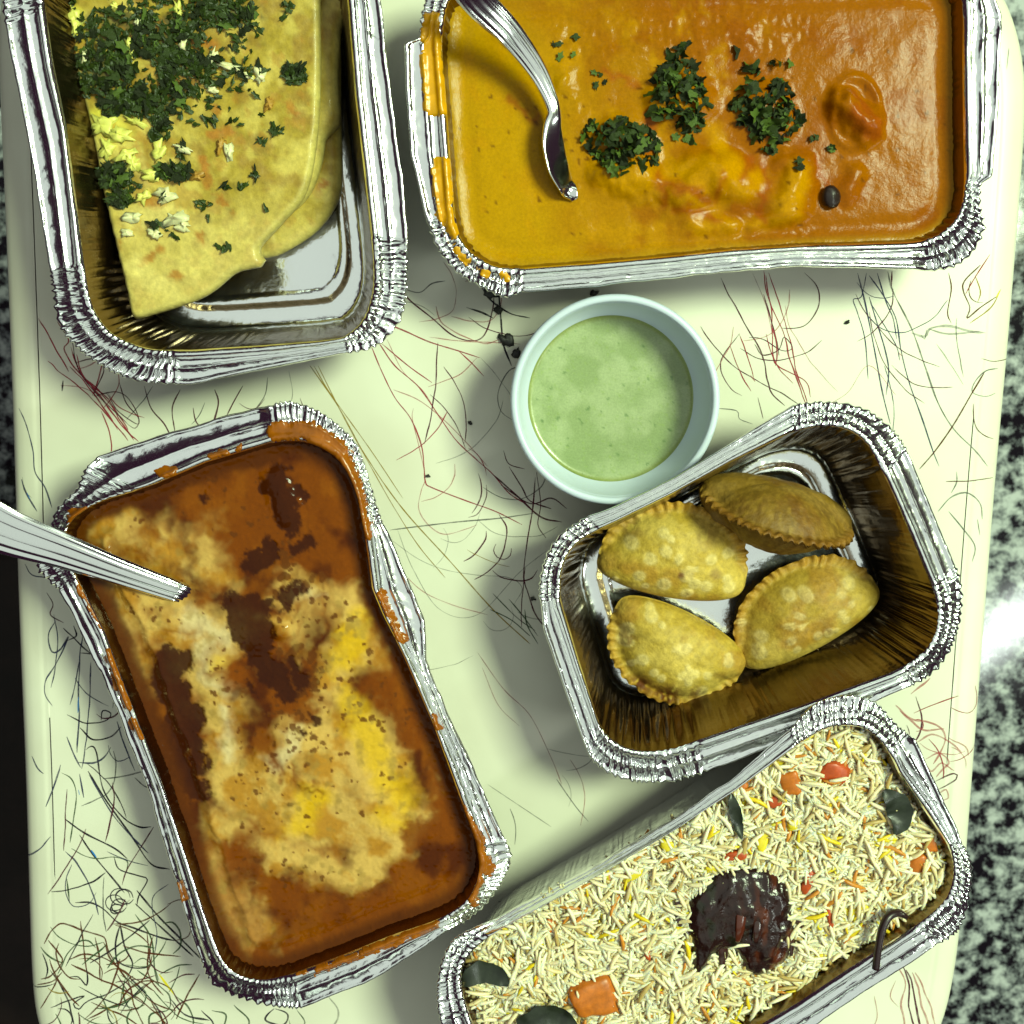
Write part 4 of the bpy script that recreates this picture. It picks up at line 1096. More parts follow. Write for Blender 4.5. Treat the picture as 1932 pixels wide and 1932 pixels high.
herb_bit('thin sprig lying alongside the spoon handle', 1065, 85, 5, 22)
# dark spice pod
def lump_mesh(seed, n=10, m=14, rough=0.25, fq=1.0):
    rr = np.random.default_rng(seed)
    vs = []
    for i in range(n + 1):
        for k in range(m):
            t = math.pi * i / n; a = 2 * math.pi * k / m
            d = 1 + rough * float(fbm(np.array(math.cos(a) * math.sin(t) * 1.7 * fq + seed), np.array(math.sin(a) * math.sin(t) * 1.7 * fq + math.cos(t) * 1.3), seed, 3))
            vs.append((d * math.sin(t) * math.cos(a), d * math.sin(t) * math.sin(a), d * math.cos(t)))
    f = [[i * m + k, (i + 1) * m + k, (i + 1) * m + (k + 1) % m, i * m + (k + 1) % m] for i in range(n) for k in range(m)]
    return vs, f
PODM = simple('spice_pod', (0.016, 0.008, 0.006), 0.3, bscale=400)
vs, fs = lump_mesh(4)
pod = mesh_obj('spice_pod', np.array(vs) * np.array([3.4, 4.2, 2.2]) * MM, fs, PODM)
pod.location = P(1568, 371, ZB + 0.0012)
tag(pod, 'small dark spice pod half sunk in the orange curry', 'spice')

# ---------------------------------------------------------------- green chutney in its cup
def lathe(profile, n=96):
    vs = []; 
    for k in range(n):
        a = 2 * math.pi * k / n
        for r, z in profile: vs.append((r * math.cos(a), r * math.sin(a), z))
    return np.array(vs), grid_faces(n, len(profile), True)[:, ::-1]
CUPM = simple('cup_plastic', (0.52, 0.58, 0.68), 0.35, sss=0.05)
zc = 0.036
cc = P(1161, 756, zc); rc = 0.0402
cup = thing('chutney_cup', 'round white plastic cup of green chutney beside the pastry tray', 'cup', (cc.x, cc.y, 0))
wallp = [(0.028, 0.001), (0.0285, 0.0), (0.0305, 0.0), (rc - 0.0020, zc - 0.004), (rc - 0.0018, zc - 0.0015), (rc - 0.0028, zc - 0.0015), (rc - 0.0034, zc - 0.004), (0.0298, 0.0018), (0.002, 0.0018)]
vv, ff = lathe(wallp); mesh_obj('cup_wall', vv, ff, CUPM, cup)
rimp = [(rc - 0.0030, zc - 0.0022), (rc - 0.0029, zc - 0.0006), (rc - 0.0023, zc), (rc - 0.0010, zc), (rc - 0.0003, zc - 0.0006), (rc, zc - 0.0016), (rc, zc - 0.0040), (rc - 0.0006, zc - 0.0044), (rc - 0.0009, zc - 0.0038), (rc - 0.0009, zc - 0.0018), (rc - 0.0020, zc - 0.0016), (rc - 0.0030, zc - 0.0022)]
vv, ff = lathe(rimp); mesh_obj('cup_rim', vv, ff, CUPM, cup)
zs = zc - 0.021
rs_ = np.interp(zs, [0.0018, zc - 0.004], [0.0298, rc - 0.0034]) + 0.0002
ang = np.linspace(0, 2 * math.pi, 240, endpoint=False)
circ = np.stack([cc.x + rs_ * np.cos(ang), cc.y + rs_ * np.sin(ang)], 1)
def chut_c(px, xy, d):
    n = len(px)
    c = mixc(const(n, (0.205, 0.265, 0.10)), (0.285, 0.34, 0.16), sstep(-0.3, 0.4, fbm(px[:, 0] / 50, px[:, 1] / 50, 301, 4)))
    c = mixc(c, (0.20, 0.28, 0.06), 0.55 * dots(px, scatter(31, 420, [(1150, 750, 160, 160)], 1.2, 2.6)))
    c = mixc(c, (0.06, 0.13, 0.025), 0.7 * dots(px, scatter(32, 60, [(1150, 750, 160, 160)], 1.4, 3.6)))
    c = mixc(c, (0.20, 0.22, 0.03), 0.5 * sstep(2.5, 0.3, d))
    return c
chut = fill(np.repeat(circ, 4, 0), zs, 0.0006, lambda px, xy, d: 0.12 * fbm(px[:, 0] / 40, px[:, 1] / 40, 311, 3) + 1.1 * np.exp(-d / 0.7), chut_c, painted('green_chutney', 0.32, 0.5, 900, 0.25, 0.0003, 0.12, 1200, coat=0.3), 'green_chutney', org=np.array([cc.x, cc.y, 0]))
chut.location = (cc.x, cc.y, 0)
tag(chut, 'pale green speckled chutney in the round white cup', 'sauce')

# ---------------------------------------------------------------- folded flatbread
HZ = [(140, 40, 40, 40, 4), (190, 130, 62, 46, 16), (230, 60, 80, 46, 10), (310, 70, 70, 55, 10), (350, 140, 50, 44, 11), (280, 190, 70, 30, 8), (230, 195, 46, 22, 8), (300, 240, 22, 28, 6), (215, 330, 34, 22, 14), (325, 325, 34, 14, 7), (250, 350, 14, 10, 3), (225, 375, 26, 14, 5), (340, 295, 10, 30, 2), (480, 50, 30, 40, 4), (555, 140, 26, 18, 5), (420, 20, 70, 30, 8), (540, 20, 10, 26, 2),
      (440, 350, 26, 6, 2), (300, 430, 16, 12, 3), (330, 445, 8, 8, 1), (425, 468, 16, 6, 2), (385, 385, 18, 8, 1), (395, 410, 3, 18, 1), (520, 245, 12, 10, 2), (410, 155, 14, 12, 2), (395, 225, 16, 8, 2), (505, 395, 8, 4, 1), (480, 335, 4, 10, 1), (310, 370, 10, 6, 1), (495, 265, 8, 8, 1), (400, 110, 20, 12, 2), (120, -20, 30, 40, 3), (300, -20, 120, 30, 6), (290, 115, 185, 125, 13), (400, 130, 150, 120, 5)]
HZ = [(a, b, c, d, w if w >= 5 else w * 0.3) for (a, b, c, d, w) in HZ]
def bread_layer(poly, z, thick, seed, parent, org, edge=2.2, und=0.8):
    ol = U(catmull(poly, 6, True), z)[:, :2]
    def zf(px, xy, d):
        r = np.clip(d / edge, 0, 1)
        return thick * (np.sqrt(1 - (1 - r) ** 2) - 1) * 0.75 + und * fbm(px[:, 0] / 70, px[:, 1] / 70, seed, 3) * sstep(0, 6, d) + 0.35 * fbm(px[:, 0] / 18, px[:, 1] / 18, seed + 3, 3)
    def cf(px, xy, d):
        n = len(px)
        c = mixc(const(n, (0.36, 0.245, 0.022)), (0.54, 0.405, 0.08), sstep(-0.3, 0.4, fbm(px[:, 0] / 40, px[:, 1] / 40, seed + 11, 4)))
        c = mixc(c, (0.27, 0.15, 0.014), 0.75 * sstep(-0.05, 0.45, fbm(px[:, 0] / 38, px[:, 1] / 38, seed + 15, 4)))
        br = [(270, 495, 300, 470, 10), (325, 515, 335, 520, 9), (275, 378, 300, 388, 10), (380, 300, 390, 350, 10), (355, 75, 400, 85, 12), (430, 245, 400, 255, 12), (545, 200, 555, 215, 8), (415, 375, 420, 385, 7), (376, 440, 380, 455, 6), (510, 190, 508, 200, 6), (440, 398, 440, 402, 5), (222, 455, 225, 470, 5), (600, 350, 615, 345, 8), (488, 495, 494, 495, 5), (400, 200, 410, 210, 9)]
        f = capsules(warp(px, 9, 12, seed + 21), br, 9) + 0.4 * fbm(px[:, 0] / 8, px[:, 1] / 8, seed + 25, 2)
        c = mixc(c, (0.36, 0.13, 0.008), 0.85 * sstep(-0.4, 0.7, f))
        ye = capsules(warp(px, 16, 22, seed + 41), [(185, 225, 200, 300, 24), (215, 240, 250, 300, 26), (270, 330, 290, 330, 16), (250, 410, 340, 410, 22), (300, 290, 300, 300, 14), (240, 80, 250, 110, 10), (140, 20, 150, 60, 14), (430, 130, 470, 140, 8), (250, 500, 330, 560, 20)], 14)
        c = mixc(c, (0.68, 0.60, 0.055), 0.8 * sstep(-0.5, 0.9, ye) * sstep(340, 180, px[:, 1]))
        c = mixc(c, (0.70, 0.56, 0.17), 0.6 * sstep(-0.5, 0.9, ye) * sstep(200, 340, px[:, 1]))
        gr = np.full(n, -5.0)
        for (hx, hy, ha, hb, hw) in HZ[:-2]:
            rr_ = np.hypot((px[:, 0] - hx) / ha, (px[:, 1] - hy) / hb)
            gr = np.maximum(gr, (1 - rr_) * min(1, hw / 5))
        c = mixc(c, (0.045, 0.042, 0.008), 0.85 * sstep(0.05, 0.5, gr + 0.45 * fbm(px[:, 0] / 16, px[:, 1] / 16, seed + 44, 3)))
        sp = sstep(0.62, 0.75, fbm(px[:, 0] / 26, px[:, 1] / 26, seed + 30, 3) + 0.35)
        c = mixc(c, (0.36, 0.17, 0.015), 0.5 * sp)
        c = mixc(c, (0.66, 0.52, 0.15), 0.55 * sstep(330, 520, px[:, 1] + 60 * fbm(px[:, 0] / 50, px[:, 1] / 50, seed + 51, 3)) * (1 - 0.8 * sstep(-0.4, 0.7, f)))
        c = mixc(c, (0.55, 0.48, 0.16), 0.5 * sstep(3, 0.5, d))
        return c
    return fill(np.repeat(ol, 2, 0), z, 0.0010, zf, cf, M_BREAD, 'bread_layer', parent, org, skirt=thick)
M_BREAD = painted('fried_flatbread', 0.5, 0.35, 350, 0.5, 0.0006, 0.16, 500, coat=0.08)
orgA = np.array(P(400, 200, 0.012))
bread = thing('flatbread', 'folded yellow stuffed flatbread with browned spots in foil tray', 'flatbread', orgA)
bread_layer([(190, -90), (630, -90), (640, 60), (641, 200), (644, 330), (634, 382), (600, 430), (552, 465), (500, 486), (420, 480), (250, 450)], 0.0105, 5.0, 610, bread, orgA, edge=5.0)
bread_layer([(190, -95), (640, -95), (640, 60), (636, 150), (640, 222), (626, 246), (612, 260), (606, 300), (585, 360), (545, 400), (470, 430), (300, 450)], 0.0170, 5.0, 640, bread, orgA, edge=5.0)
L3 = bread_layer([(115, -85), (600, -88), (602, 0), (603, 163), (593, 286), (573, 366), (530, 420), (486, 470), (496, 492), (489, 503), (444, 514), (402, 548), (365, 568), (290, 592), (250, 601), (242, 580), (236, 548), (212, 449), (193, 368), (177, 286), (157, 198), (128, 90), (108, 0)], 0.0235, 4.2, 670, bread, orgA)
BVA = BVHTree.FromPolygons([v.co + Vector(orgA) for v in L3.data.vertices], [list(p.vertices) for p in L3.data.polygons])
# pale paneer and onion pieces on top
CHE = [simple('paneer_crumb', (0.66, 0.62, 0.13), 0.45, bscale=300, bstr=0.6, sss=0.2), simple('onion_piece', (0.66, 0.62, 0.34), 0.4, bscale=300, bstr=0.4, sss=0.2), simple('browned_crumb', (0.42, 0.22, 0.03), 0.5, bscale=300, var=0.3)]
crumbs = thing('paneer_topping', 'pale yellow paneer and onion pieces scattered over the flatbread', 'topping', orgA)
CR = [(190, 235, 30, 26, 0), (225, 255, 34, 20, 0), (240, 290, 30, 16, 0), (200, 280, 20, 24, 0), (250, 310, 16, 22, 0), (255, 230, 26, 10, 0), (285, 330, 22, 14, 0), (300, 285, 16, 26, 0), (345, 280, 26, 10, 1), (310, 370, 24, 20, 1), (270, 370, 18, 14, 0), (330, 410, 30, 18, 1), (345, 425, 20, 12, 1), (250, 410, 26, 16, 1),
      (490, 145, 14, 20, 1), (430, 125, 34, 8, 1), (460, 140, 24, 7, 1), (400, 105, 10, 18, 1), (430, 285, 12, 22, 1), (415, 275, 10, 18, 2), (505, 195, 10, 18, 2), (245, 90, 10, 22, 0), (140, 30, 16, 20, 0), (215, 10, 14, 10, 0), (335, 15, 10, 16, 0), (260, 40, 8, 14, 1), (160, 110, 8, 16, 1), (345, 82, 10, 22, 1), (400, 170, 14, 10, 1), (290, 440, 18, 12, 1), (370, 330, 16, 12, 2), (240, 440, 14, 10, 1), (140, 55, 10, 18, 0)]
for k, (x, y, a, b, mi) in enumerate(CR):
    vs, fs = lump_mesh(40 + k, 8, 14, 1.3, 2.0)
    p = P(x, y, 0.0245)
    zz = zat(BVA, p.x, p.y, 0.0235)
    o = mesh_obj('crumb', np.array(vs) * np.array([a * 0.66 * 0.215, b * 0.66 * 0.215, 1.2]) * MM, fs, CHE[mi], crumbs)
    o.location = Vector((p.x, p.y, zz + 0.0004)) - Vector(orgA)
    o.rotation_euler = (random.uniform(-.15, .15), random.uniform(-.15, .15), random.uniform(-.5, .5))
herbs = thing('herb_topping', 'dark chopped herbs thick over the upper half of the flatbread', 'garnish', orgA)
wz = [h[4] for h in HZ]
def herb_spot():
    b = random.choices(HZ, weights=wz)[0]
    a = random.uniform(0, 6.28); r = math.sqrt(random.random())
    x, y = b[0] + b[2] * r * math.cos(a), b[1] + b[3] * r * math.sin(a)
    p = P(x, y, 0.0245)
    z = zat(BVA, p.x, p.y, None)
    return p, z
DARKL = [LEAVES[3], LEAVES[5], LEAVES[8], LEAVES[3], LEAVES[2], LEAVES[6], LEAVES[0], LEAVES[4]]
cnt = 0
while cnt < 295:
    p, z = herb_spot()
    if z is None: continue
    put_leaf(herbs, Vector((p.x, p.y, z + random.uniform(0.0007, 0.0022))) - Vector(orgA), random.uniform(1.8, 4.0), 'herb_flake', 0.3, random.choice(DARKL), random.uniform(0.5, 1.0))
    cnt += 1
mv, mf = [], []
while len(mf) < 1700 * 16:
    p, z = herb_spot()
    if z is None: continue
    me = random.choice(DARKL)
    s = random.uniform(1.1, 2.8) * MM
    M = Matrix.Translation(Vector((p.x, p.y, z + random.uniform(0.0004, 0.0012))) - Vector(orgA)) @ Euler((random.uniform(-.3, .3), random.uniform(-.3, .3), random.uniform(0, 6.28))).to_matrix().to_4x4() @ Matrix.Diagonal((s, s * 0.7, s, 1))
    b0 = len(mv)
    mv += [tuple(M @ v.co) for v in me.vertices]; mf += [[b0 + i for i in q.vertices] for q in me.polygons]
hm = mesh_obj('herb_crumble', mv, mf, HERB[0], herbs); hm['kind'] = 'stuff'

# ---------------------------------------------------------------- fried pastries
M_PAS = painted('fried_pastry', 0.55, 0.25, 330, 0.8, 0.0008, 0.22, 420)
def pastry(label, x, y, z, rotz, tilt, L, Wd, H, seed, brown, tone=1.0):
    n = 280; m = 26
    th = np.linspace(0, 2 * math.pi, n, endpoint=False)
    ox = np.zeros(n); oy = np.zeros(n); arcf = np.zeros(n)
    for i, t in enumerate(th):
        if t < math.pi:      # crimped arc
            ox[i] = L / 2 * math.cos(t); oy[i] = Wd * 0.72 * math.sin(t) ** 0.85
            arcf[i] = sstep(0.0, 0.3, np.array(t)) * sstep(math.pi, math.pi - 0.3, np.array(t))
        else:                # folded side, nearly straight
            ox[i] = L / 2 * math.cos(t) * (1 - 0.04 * math.sin(t) ** 2); oy[i] = Wd * 0.28 * -abs(math.sin(t)) ** 0.7
    s = np.cumsum(np.hypot(np.diff(np.r_[ox[-1], ox]), np.diff(np.r_[oy[-1], oy])))
    cr = np.sin(s / 4.6 * 2 * math.pi + 2.6 * fbm(s / 9, 0.0, seed, 2)) * (0.45 + 0.8 * vnoise(s / 6, 5.0, seed + 2))
    k = 1 + arcf * (0.016 * cr + 0.02 * fbm(s / 5, 3.0, seed + 1, 2))
    ox0, oy0 = ox.copy(), oy.copy(); ox = ox * k; oy = oy * k
    cx0, cy0 = 0.0, Wd * 0.12
    v = np.zeros((2, n, m, 3)); colr = np.zeros((2, n, m, 3))
    for side in (0, 1):
        for j in range(m):
            kk = 1 - j / (m - 1)
            kk = kk ** 0.75
            bl_ = sstep(0.80, 1.0, np.array(kk)); px = cx0 + ((ox * bl_ + ox0 * (1 - bl_)) - cx0) * kk; py = cy0 + ((oy * bl_ + oy0 * (1 - bl_)) - cy0) * kk
            # dome: on the crimped side it starts inside a flat hem
            e_f = np.clip(1 - kk, 0, 1)
            hem = 0.17 * arcf
            q = np.clip((e_f - hem) / (1 - hem), 0, 1)
            dome = np.clip(1 - (1 - q) ** 2.3, 0, 1) ** (0.55 + 0.25 * arcf)
            endf = 1 - 0.18 * np.abs(px / (L / 2)) ** 3
            h = H * (0.56 if side == 0 else 0.44) * dome * endf
            hemz = arcf * (1 - sstep(0.04, 0.22, np.full(n, e_f))) * 0.85 * cr
            thick = 0.9 * np.where(arcf > 0.2, sstep(0, 0.02, e_f), sstep(0, 0.04, e_f))
            nz = 0.9 * fbm(px / 9 + seed, py / 9, seed + 4, 3) * sstep(0.05, 0.3, q)
            bl = 0
            if side == 0:
                rr = np.random.default_rng(seed)
                for b in range(24):
                    bx, by = rr.uniform(-L * .38, L * .38), rr.uniform(-Wd * .16, Wd * .5); br = rr.uniform(1.1, 2.7)
                    dd = np.hypot(px - bx, py - by) / br
                    bl = bl + 0.55 * np.exp(-dd ** 4) 
            sg = 1 if side == 0 else -1
            v[side, :, j, 0] = px; v[side, :, j, 1] = py
            v[side, :, j, 2] = sg * (h + thick + nz + bl * 0.6) + hemz * (1 if side == 0 else 0.9) + (0 if side == 0 else 0)
            c = mixc(const(n, (0.40, 0.26, 0.030)), (0.50, 0.345, 0.065), sstep(-0.3, 0.4, fbm(px / 9, py / 9, seed + 9, 3)))
            c = mixc(c, (0.33, 0.16, 0.015), 0.7 * sstep(0.0, 0.5, fbm(px / 13, py / 13, seed + 13, 4)))
            c = mixc(c, (0.40, 0.20, 0.02), 0.75 * arcf * (1 - sstep(0.03, 0.2, np.full(n, e_f))))
            if side == 0: c = mixc(c, (0.72, 0.57, 0.24), 0.9 * np.clip(bl * 1.8, 0, 1) * (1 - 0.55 * sstep(0.3, 0.55, bl)))
            for (bx, by, br, st) in brown:
                f = np.exp(-(((px - bx) ** 2 + (py - by) ** 2) / br ** 2) ** 1.5)
                f = f * sstep(0.25, 0.6, vnoise(px / 1.6, py / 1.6, seed + 31) + 0.1)
                c = mixc(c, (0.10, 0.022, 0.003), st * f)
            colr[side, :, j] = c * np.array([tone, tone ** 1.25, tone ** 1.3])
    verts = np.concatenate([v[0].reshape(-1, 3), v[1].reshape(-1, 3)]) * MM
    f0 = grid_faces(n, m, True)[:, ::-1]
    f1 = grid_faces(n, m, True, n * m)
    i = np.arange(n); i2 = (i + 1) % n
    fj = np.stack([i * m, n * m + i * m, n * m + i2 * m, i2 * m], 1)
    o = mesh_obj('fried_pastry', verts, np.concatenate([f0, f1, fj[:, ::-1]]), M_PAS, col=np.concatenate([colr[0].reshape(-1, 3), colr[1].reshape(-1, 3)]))
    o.rotation_mode = 'QUATERNION'
    q = Matrix.Rotation(R(rotz), 3, 'Z') @ Matrix.Rotation(R(tilt), 3, 'X')
    o.rotation_quaternion = q.to_quaternion()
    zmin = min((q @ Vector(p)).z for p in verts[::7])
    pos = P(x, y, z * MM)
    o.location = (pos.x, pos.y, 0.0028 - zmin)
    return tag(o, label, 'pastry', 'fried half moon pastries')
pastry('fried half moon pastry lying nearest the white cup', 1268, 1078, 14, -10, 6, 62, 40, 19, 21, [(-20, 16, 5, .5), (10, 18, 5, .4), (16, 4, 2.5, .5), (2, 2, 1.6, .9)])
pastry('blistered half moon pastry with a burnt corner at lower left', 1285, 1205, 14, 153, 4, 60, 39, 18, 32, [(-6, 24, 6, .95), (6, 25, 5, .95), (-16, 18, 4, .7), (20, 10, 4, .6)])
pastry('half moon pastry lying flat with wavy crimp in the middle of tray', 1530, 1180, 14, 30, 3, 64, 38, 17, 43, [(4, -2, 4, .35), (-12, 0, 3, .3), (18, 12, 4, .25)], 0.86)
pastry('brown pastry standing on its fold with the crimped seam up', 1466, 958, 18, -14, 108, 64, 43, 26, 54, [(0, 24, 14, .35), (14, 14, 1.6, 1.0), (-18, 20, 8, .4), (20, 12, 8, .35)], 0.52)

# ---------------------------------------------------------------- vegetable rice
orgE = TE.org
ZE = TE.zr - 0.007
outE = at_depth(TE, 0.006)
def rice_z(px, xy, d):
    return 1.6 * fbm(px[:, 0] / 110, px[:, 1] / 110, 501, 3) + 1.5 * fbm(px[:, 0] / 34, px[:, 1] / 34, 505, 3) + 1.8 * sstep(6, 40, d) - 1.0
def rice_c(px, xy, d):
    n = len(px)
    c = mixc(const(n, (0.50, 0.38, 0.16)), (0.64, 0.52, 0.27), sstep(-0.3, 0.4, fbm(px[:, 0] / 9, px[:, 1] / 9, 511, 3)))
    return mixc(c, (0.16, 0.09, 0.02), 0.5 * sstep(0.1, 0.5, fbm(px[:, 0] / 40, px[:, 1] / 40, 513, 3)))
rice = thing('vegetable_rice', 'loose long grain rice with yellow grains and vegetable bits in tray', 'rice', orgE)
rb = fill(outE, ZE, 0.0014, rice_z, rice_c, painted('rice_bed', 0.5, 0.4, 300, 0.8, 0.001, 0.2, 400), 'grain_bed', rice, orgE)
rb['kind'] = 'stuff'
BVE = BVHTree.FromPolygons([v.co + Vector(orgE) for v in rb.data.vertices], [list(p.vertices) for p in rb.data.polygons])
def grain(seed, L=9.8, r=0.92):
    rr = random.Random(seed); bend = rr.uniform(-1.3, 1.3); vs = []; nseg = 5; K = 6
    for i in range(nseg + 1):
        t = i / nseg; rad = r * max(0.22, math.sin(math.pi * (0.08 + 0.84 * t)) ** 0.6)
        for k in range(K):
            a = 2 * math.pi * k / K
            vs.append(((t - 0.5) * L, rad * math.cos(a) + bend * (1 - (2 * t - 1) ** 2), 0.85 * rad * math.sin(a)))
    f = [[i * K + k, (i + 1) * K + k, (i + 1) * K + (k + 1) % K, i * K + (k + 1) % K] for i in range(nseg) for k in range(K)]
    f += [list(range(K)), [nseg * K + k for k in range(K - 1, -1, -1)]]
    return np.array(vs) * MM, f
GM = painted('rice_grain', 0.38, 0.45, None, grain=0.10, gscale=500, sss=0.5)
GCOL = [(0.72, 0.61, 0.39), (0.78, 0.70, 0.50), (0.64, 0.51, 0.27), (0.70, 0.50, 0.01), (0.52, 0.20, 0.02), (0.46, 0.32, 0.11)]
GW = [38, 34, 15, 3, 4, 6]
GMESH = {}
for g in range(5):
    vs, fs = grain(g)
    for ci, c in enumerate(GCOL):
        me = bpy.data.meshes.new('rice_grain'); me.from_pydata(vs.tolist(), [], fs)
        for p in me.polygons: p.use_smooth = True
        at = me.color_attributes.new('Col', 'FLOAT_COLOR', 'POINT')
        at.data.foreach_set('color', np.tile(np.array([*c, 1.0], np.float32), len(vs)))
        me.materials.append(GM); me.update(); GMESH[(g, ci)] = (me, vs, fs)
poE = outE[::6]
lo, hi = poE.min(0), poE.max(0)
_c = np.column_stack([RNG.uniform(lo[0], hi[0], 60000), RNG.uniform(lo[1], hi[1], 60000)])
_c = _c[_c[:, 1] > -0.285]
_c = _c[inside(poE, _c)]
_c = _c[dist_poly(poE, _c) > 0.0012]
_it = iter(_c)
def rice_spot(zadd):
    p = next(_it)
    return Vector((p[0], p[1], zat(BVE, p[0], p[1], ZE) + zadd))
def grain_rot(p):
    a = 9.0 * float(vnoise(np.array(p.x * 70), np.array(p.y * 70), 555)) + random.gauss(0, 0.8)
    return Euler((random.uniform(0, 6.28), random.gauss(0, 0.2), a), 'XYZ')
bv, bf, bc = [], [], []
nb = 0
for k in range(8200):
    lay = k / 8200
    p = rice_spot(0.0000 + 0.0022 * lay)
    g = random.randrange(5); ci = random.choices(range(6), GW)[0]
    me, vs, fs = GMESH[(g, ci)]
    M = np.array(grain_rot(p).to_matrix())
    s = random.uniform(0.6, 1.15)
    q = (vs * s) @ M.T + np.array(p) - orgE
    bv.append(q); bf += [[nb + i for i in f] for f in fs]; nb += len(q)
    bc.append(const(len(q), np.array(GCOL[ci]) * random.uniform(0.85, 1.1)))
gm = mesh_obj('grain_mass', np.concatenate(bv), bf, GM, rice, col=np.concatenate(bc)); gm['kind'] = 'stuff'
for k in range(290):
    p = rice_spot(0.0030)
    o = bpy.data.objects.new('rice_grain', GMESH[(random.randrange(5), random.choices(range(6), GW)[0])][0])
    COL.objects.link(o); o.parent = rice
    o.location = p - Vector(orgE); o.rotation_euler = grain_rot(p); s = random.uniform(0.95, 1.2); o.scale = (s, s, s)

def chunk(name, label, cat, group, x, y, sx, sy, sz, rot, mat, seed, zadd=0.0012):
    """a cut vegetable cube with softened, uneven edges"""
    rr = random.Random(seed)
    vs = []; K = 6; f = []
    n = K + 1
    idx = {}
    def add(p):
        key = tuple(round(q, 4) for q in p)
        if key not in idx:
            v = Vector(p)
            r = v / max(abs(v.x), abs(v.y), abs(v.z))
            L4 = (abs(v.x) ** 4 + abs(v.y) ** 4 + abs(v.z) ** 4) ** (1 / 4)
            v = v / L4
            d = 1 + 0.24 * float(fbm(np.array(v.x * 1.5 + seed), np.array(v.y * 1.5 + v.z * 1.1), seed, 2))
            idx[key] = len(vs); vs.append((v.x * d, v.y * d * (1 + 0.12 * v.x), v.z * d))
        return idx[key]
    for axis in range(3):
        for sgn in (-1, 1):
            for i in range(K):
                for j in range(K):
                    q = []
                    for (a, b) in ((i, j), (i + 1, j), (i + 1, j + 1), (i, j + 1)):
                        p = [0, 0, 0]; p[axis] = sgn; p[(axis + 1) % 3] = -1 + 2 * a / K; p[(axis + 2) % 3] = -1 + 2 * b / K
                        q.append(add(p))
                    f.append(q if sgn > 0 else q[::-1])
    o = mesh_obj(name, np.array(vs) * np.array([sx, sy, sz]) * 0.5 * 0.212 * MM, f, mat)
    p = P(x, y, ZE + 0.002)
    o.location = (p.x, p.y, zat(BVE, p.x, p.y, ZE) + zadd)
    o.rotation_euler = (rr.uniform(-.2, .2), rr.uniform(-.2, .2), R(rot))
    return tag(o, label, cat, group)
ORG = simple('carrot', (0.46, 0.12, 0.008), 0.4, bscale=300, var=0.25, vscale=300, sss=0.1)
RED = simple('red_carrot', (0.40, 0.055, 0.006), 0.4, bscale=300, var=0.25, vscale=300, sss=0.1)
YLW = simple('yellow_vegetable', (0.62, 0.47, 0.01), 0.4, bscale=300, var=0.2, vscale=300)
G_ = 'carrot pieces in the rice'
for a in [('orange carrot cube near the rice tray\'s top corner', 1492, 1478, 36, 46, 24, 12, ORG), ('square red carrot piece right of the orange cube', 1572, 1462, 52, 50, 20, -25, RED), ('large orange carrot chunk at the bottom edge of the photo', 1120, 1880, 84, 78, 40, 10, ORG),
          ('flat red carrot sliver above the fried onion', 1388, 1616, 40, 18, 16, 5, RED), ('orange carrot piece by the right wall of rice tray', 1735, 1632, 46, 34, 22, 35, ORG), ('upper orange scrap by the right wall of rice tray', 1755, 1595, 28, 36, 18, 20, ORG),
          ('thin upright red carrot shred right of fried onion', 1565, 1728, 12, 42, 14, 8, RED), ('thin red carrot shred left of fried onion', 1219, 1785, 12, 46, 14, 4, RED), ('bent red carrot strip just right above fried onion', 1524, 1660, 16, 48, 14, -24, RED),
          ('small orange bit in the rice left of the red shred', 1035, 1748, 14, 26, 12, 0, ORG), ('tiny orange bit by the foil edge above the bay leaf', 1402, 1484, 20, 14, 12, 30, ORG), ('dark red scrap below the orange carrot cube', 1462, 1514, 26, 22, 14, 30, RED), ('red scrap near bottom rim right of photo centre', 1600, 1820, 30, 16, 14, 30, RED)]:
    chunk('carrot_piece', a[0], 'carrot', G_, *a[1:7], a[7], int(a[1]) % 97)
Y_ = 'yellow vegetable strips in the rice'
for a in [('bright yellow strip upright in the middle of rice', 1442, 1580, 18, 52, 14, -18, YLW), ('yellow strip lying under the red carrot sliver', 1360, 1637, 62, 13, 12, 4, YLW), ('yellow piece near the rice tray\'s top corner', 1474, 1442, 42, 24, 14, 20, YLW), ('small round yellow piece right of upright strip', 1500, 1557, 30, 20, 14, 10, YLW),
          ('yellow wedge right of the thin red shred', 1618, 1718, 44, 24, 14, 35, YLW), ('yellow strip left of the rice tray near foil edge', 1262, 1598, 34, 20, 14, -25, YLW), ('yellow strip among rice far left', 1200, 1650, 50, 16, 14, 30, YLW), ('yellow curl by the dark leaf at right', 1690, 1595, 16, 40, 12, 15, YLW)]:
    chunk('yellow_strip', a[0], 'vegetable', Y_, *a[1:7], a[7], int(a[1]) % 89)

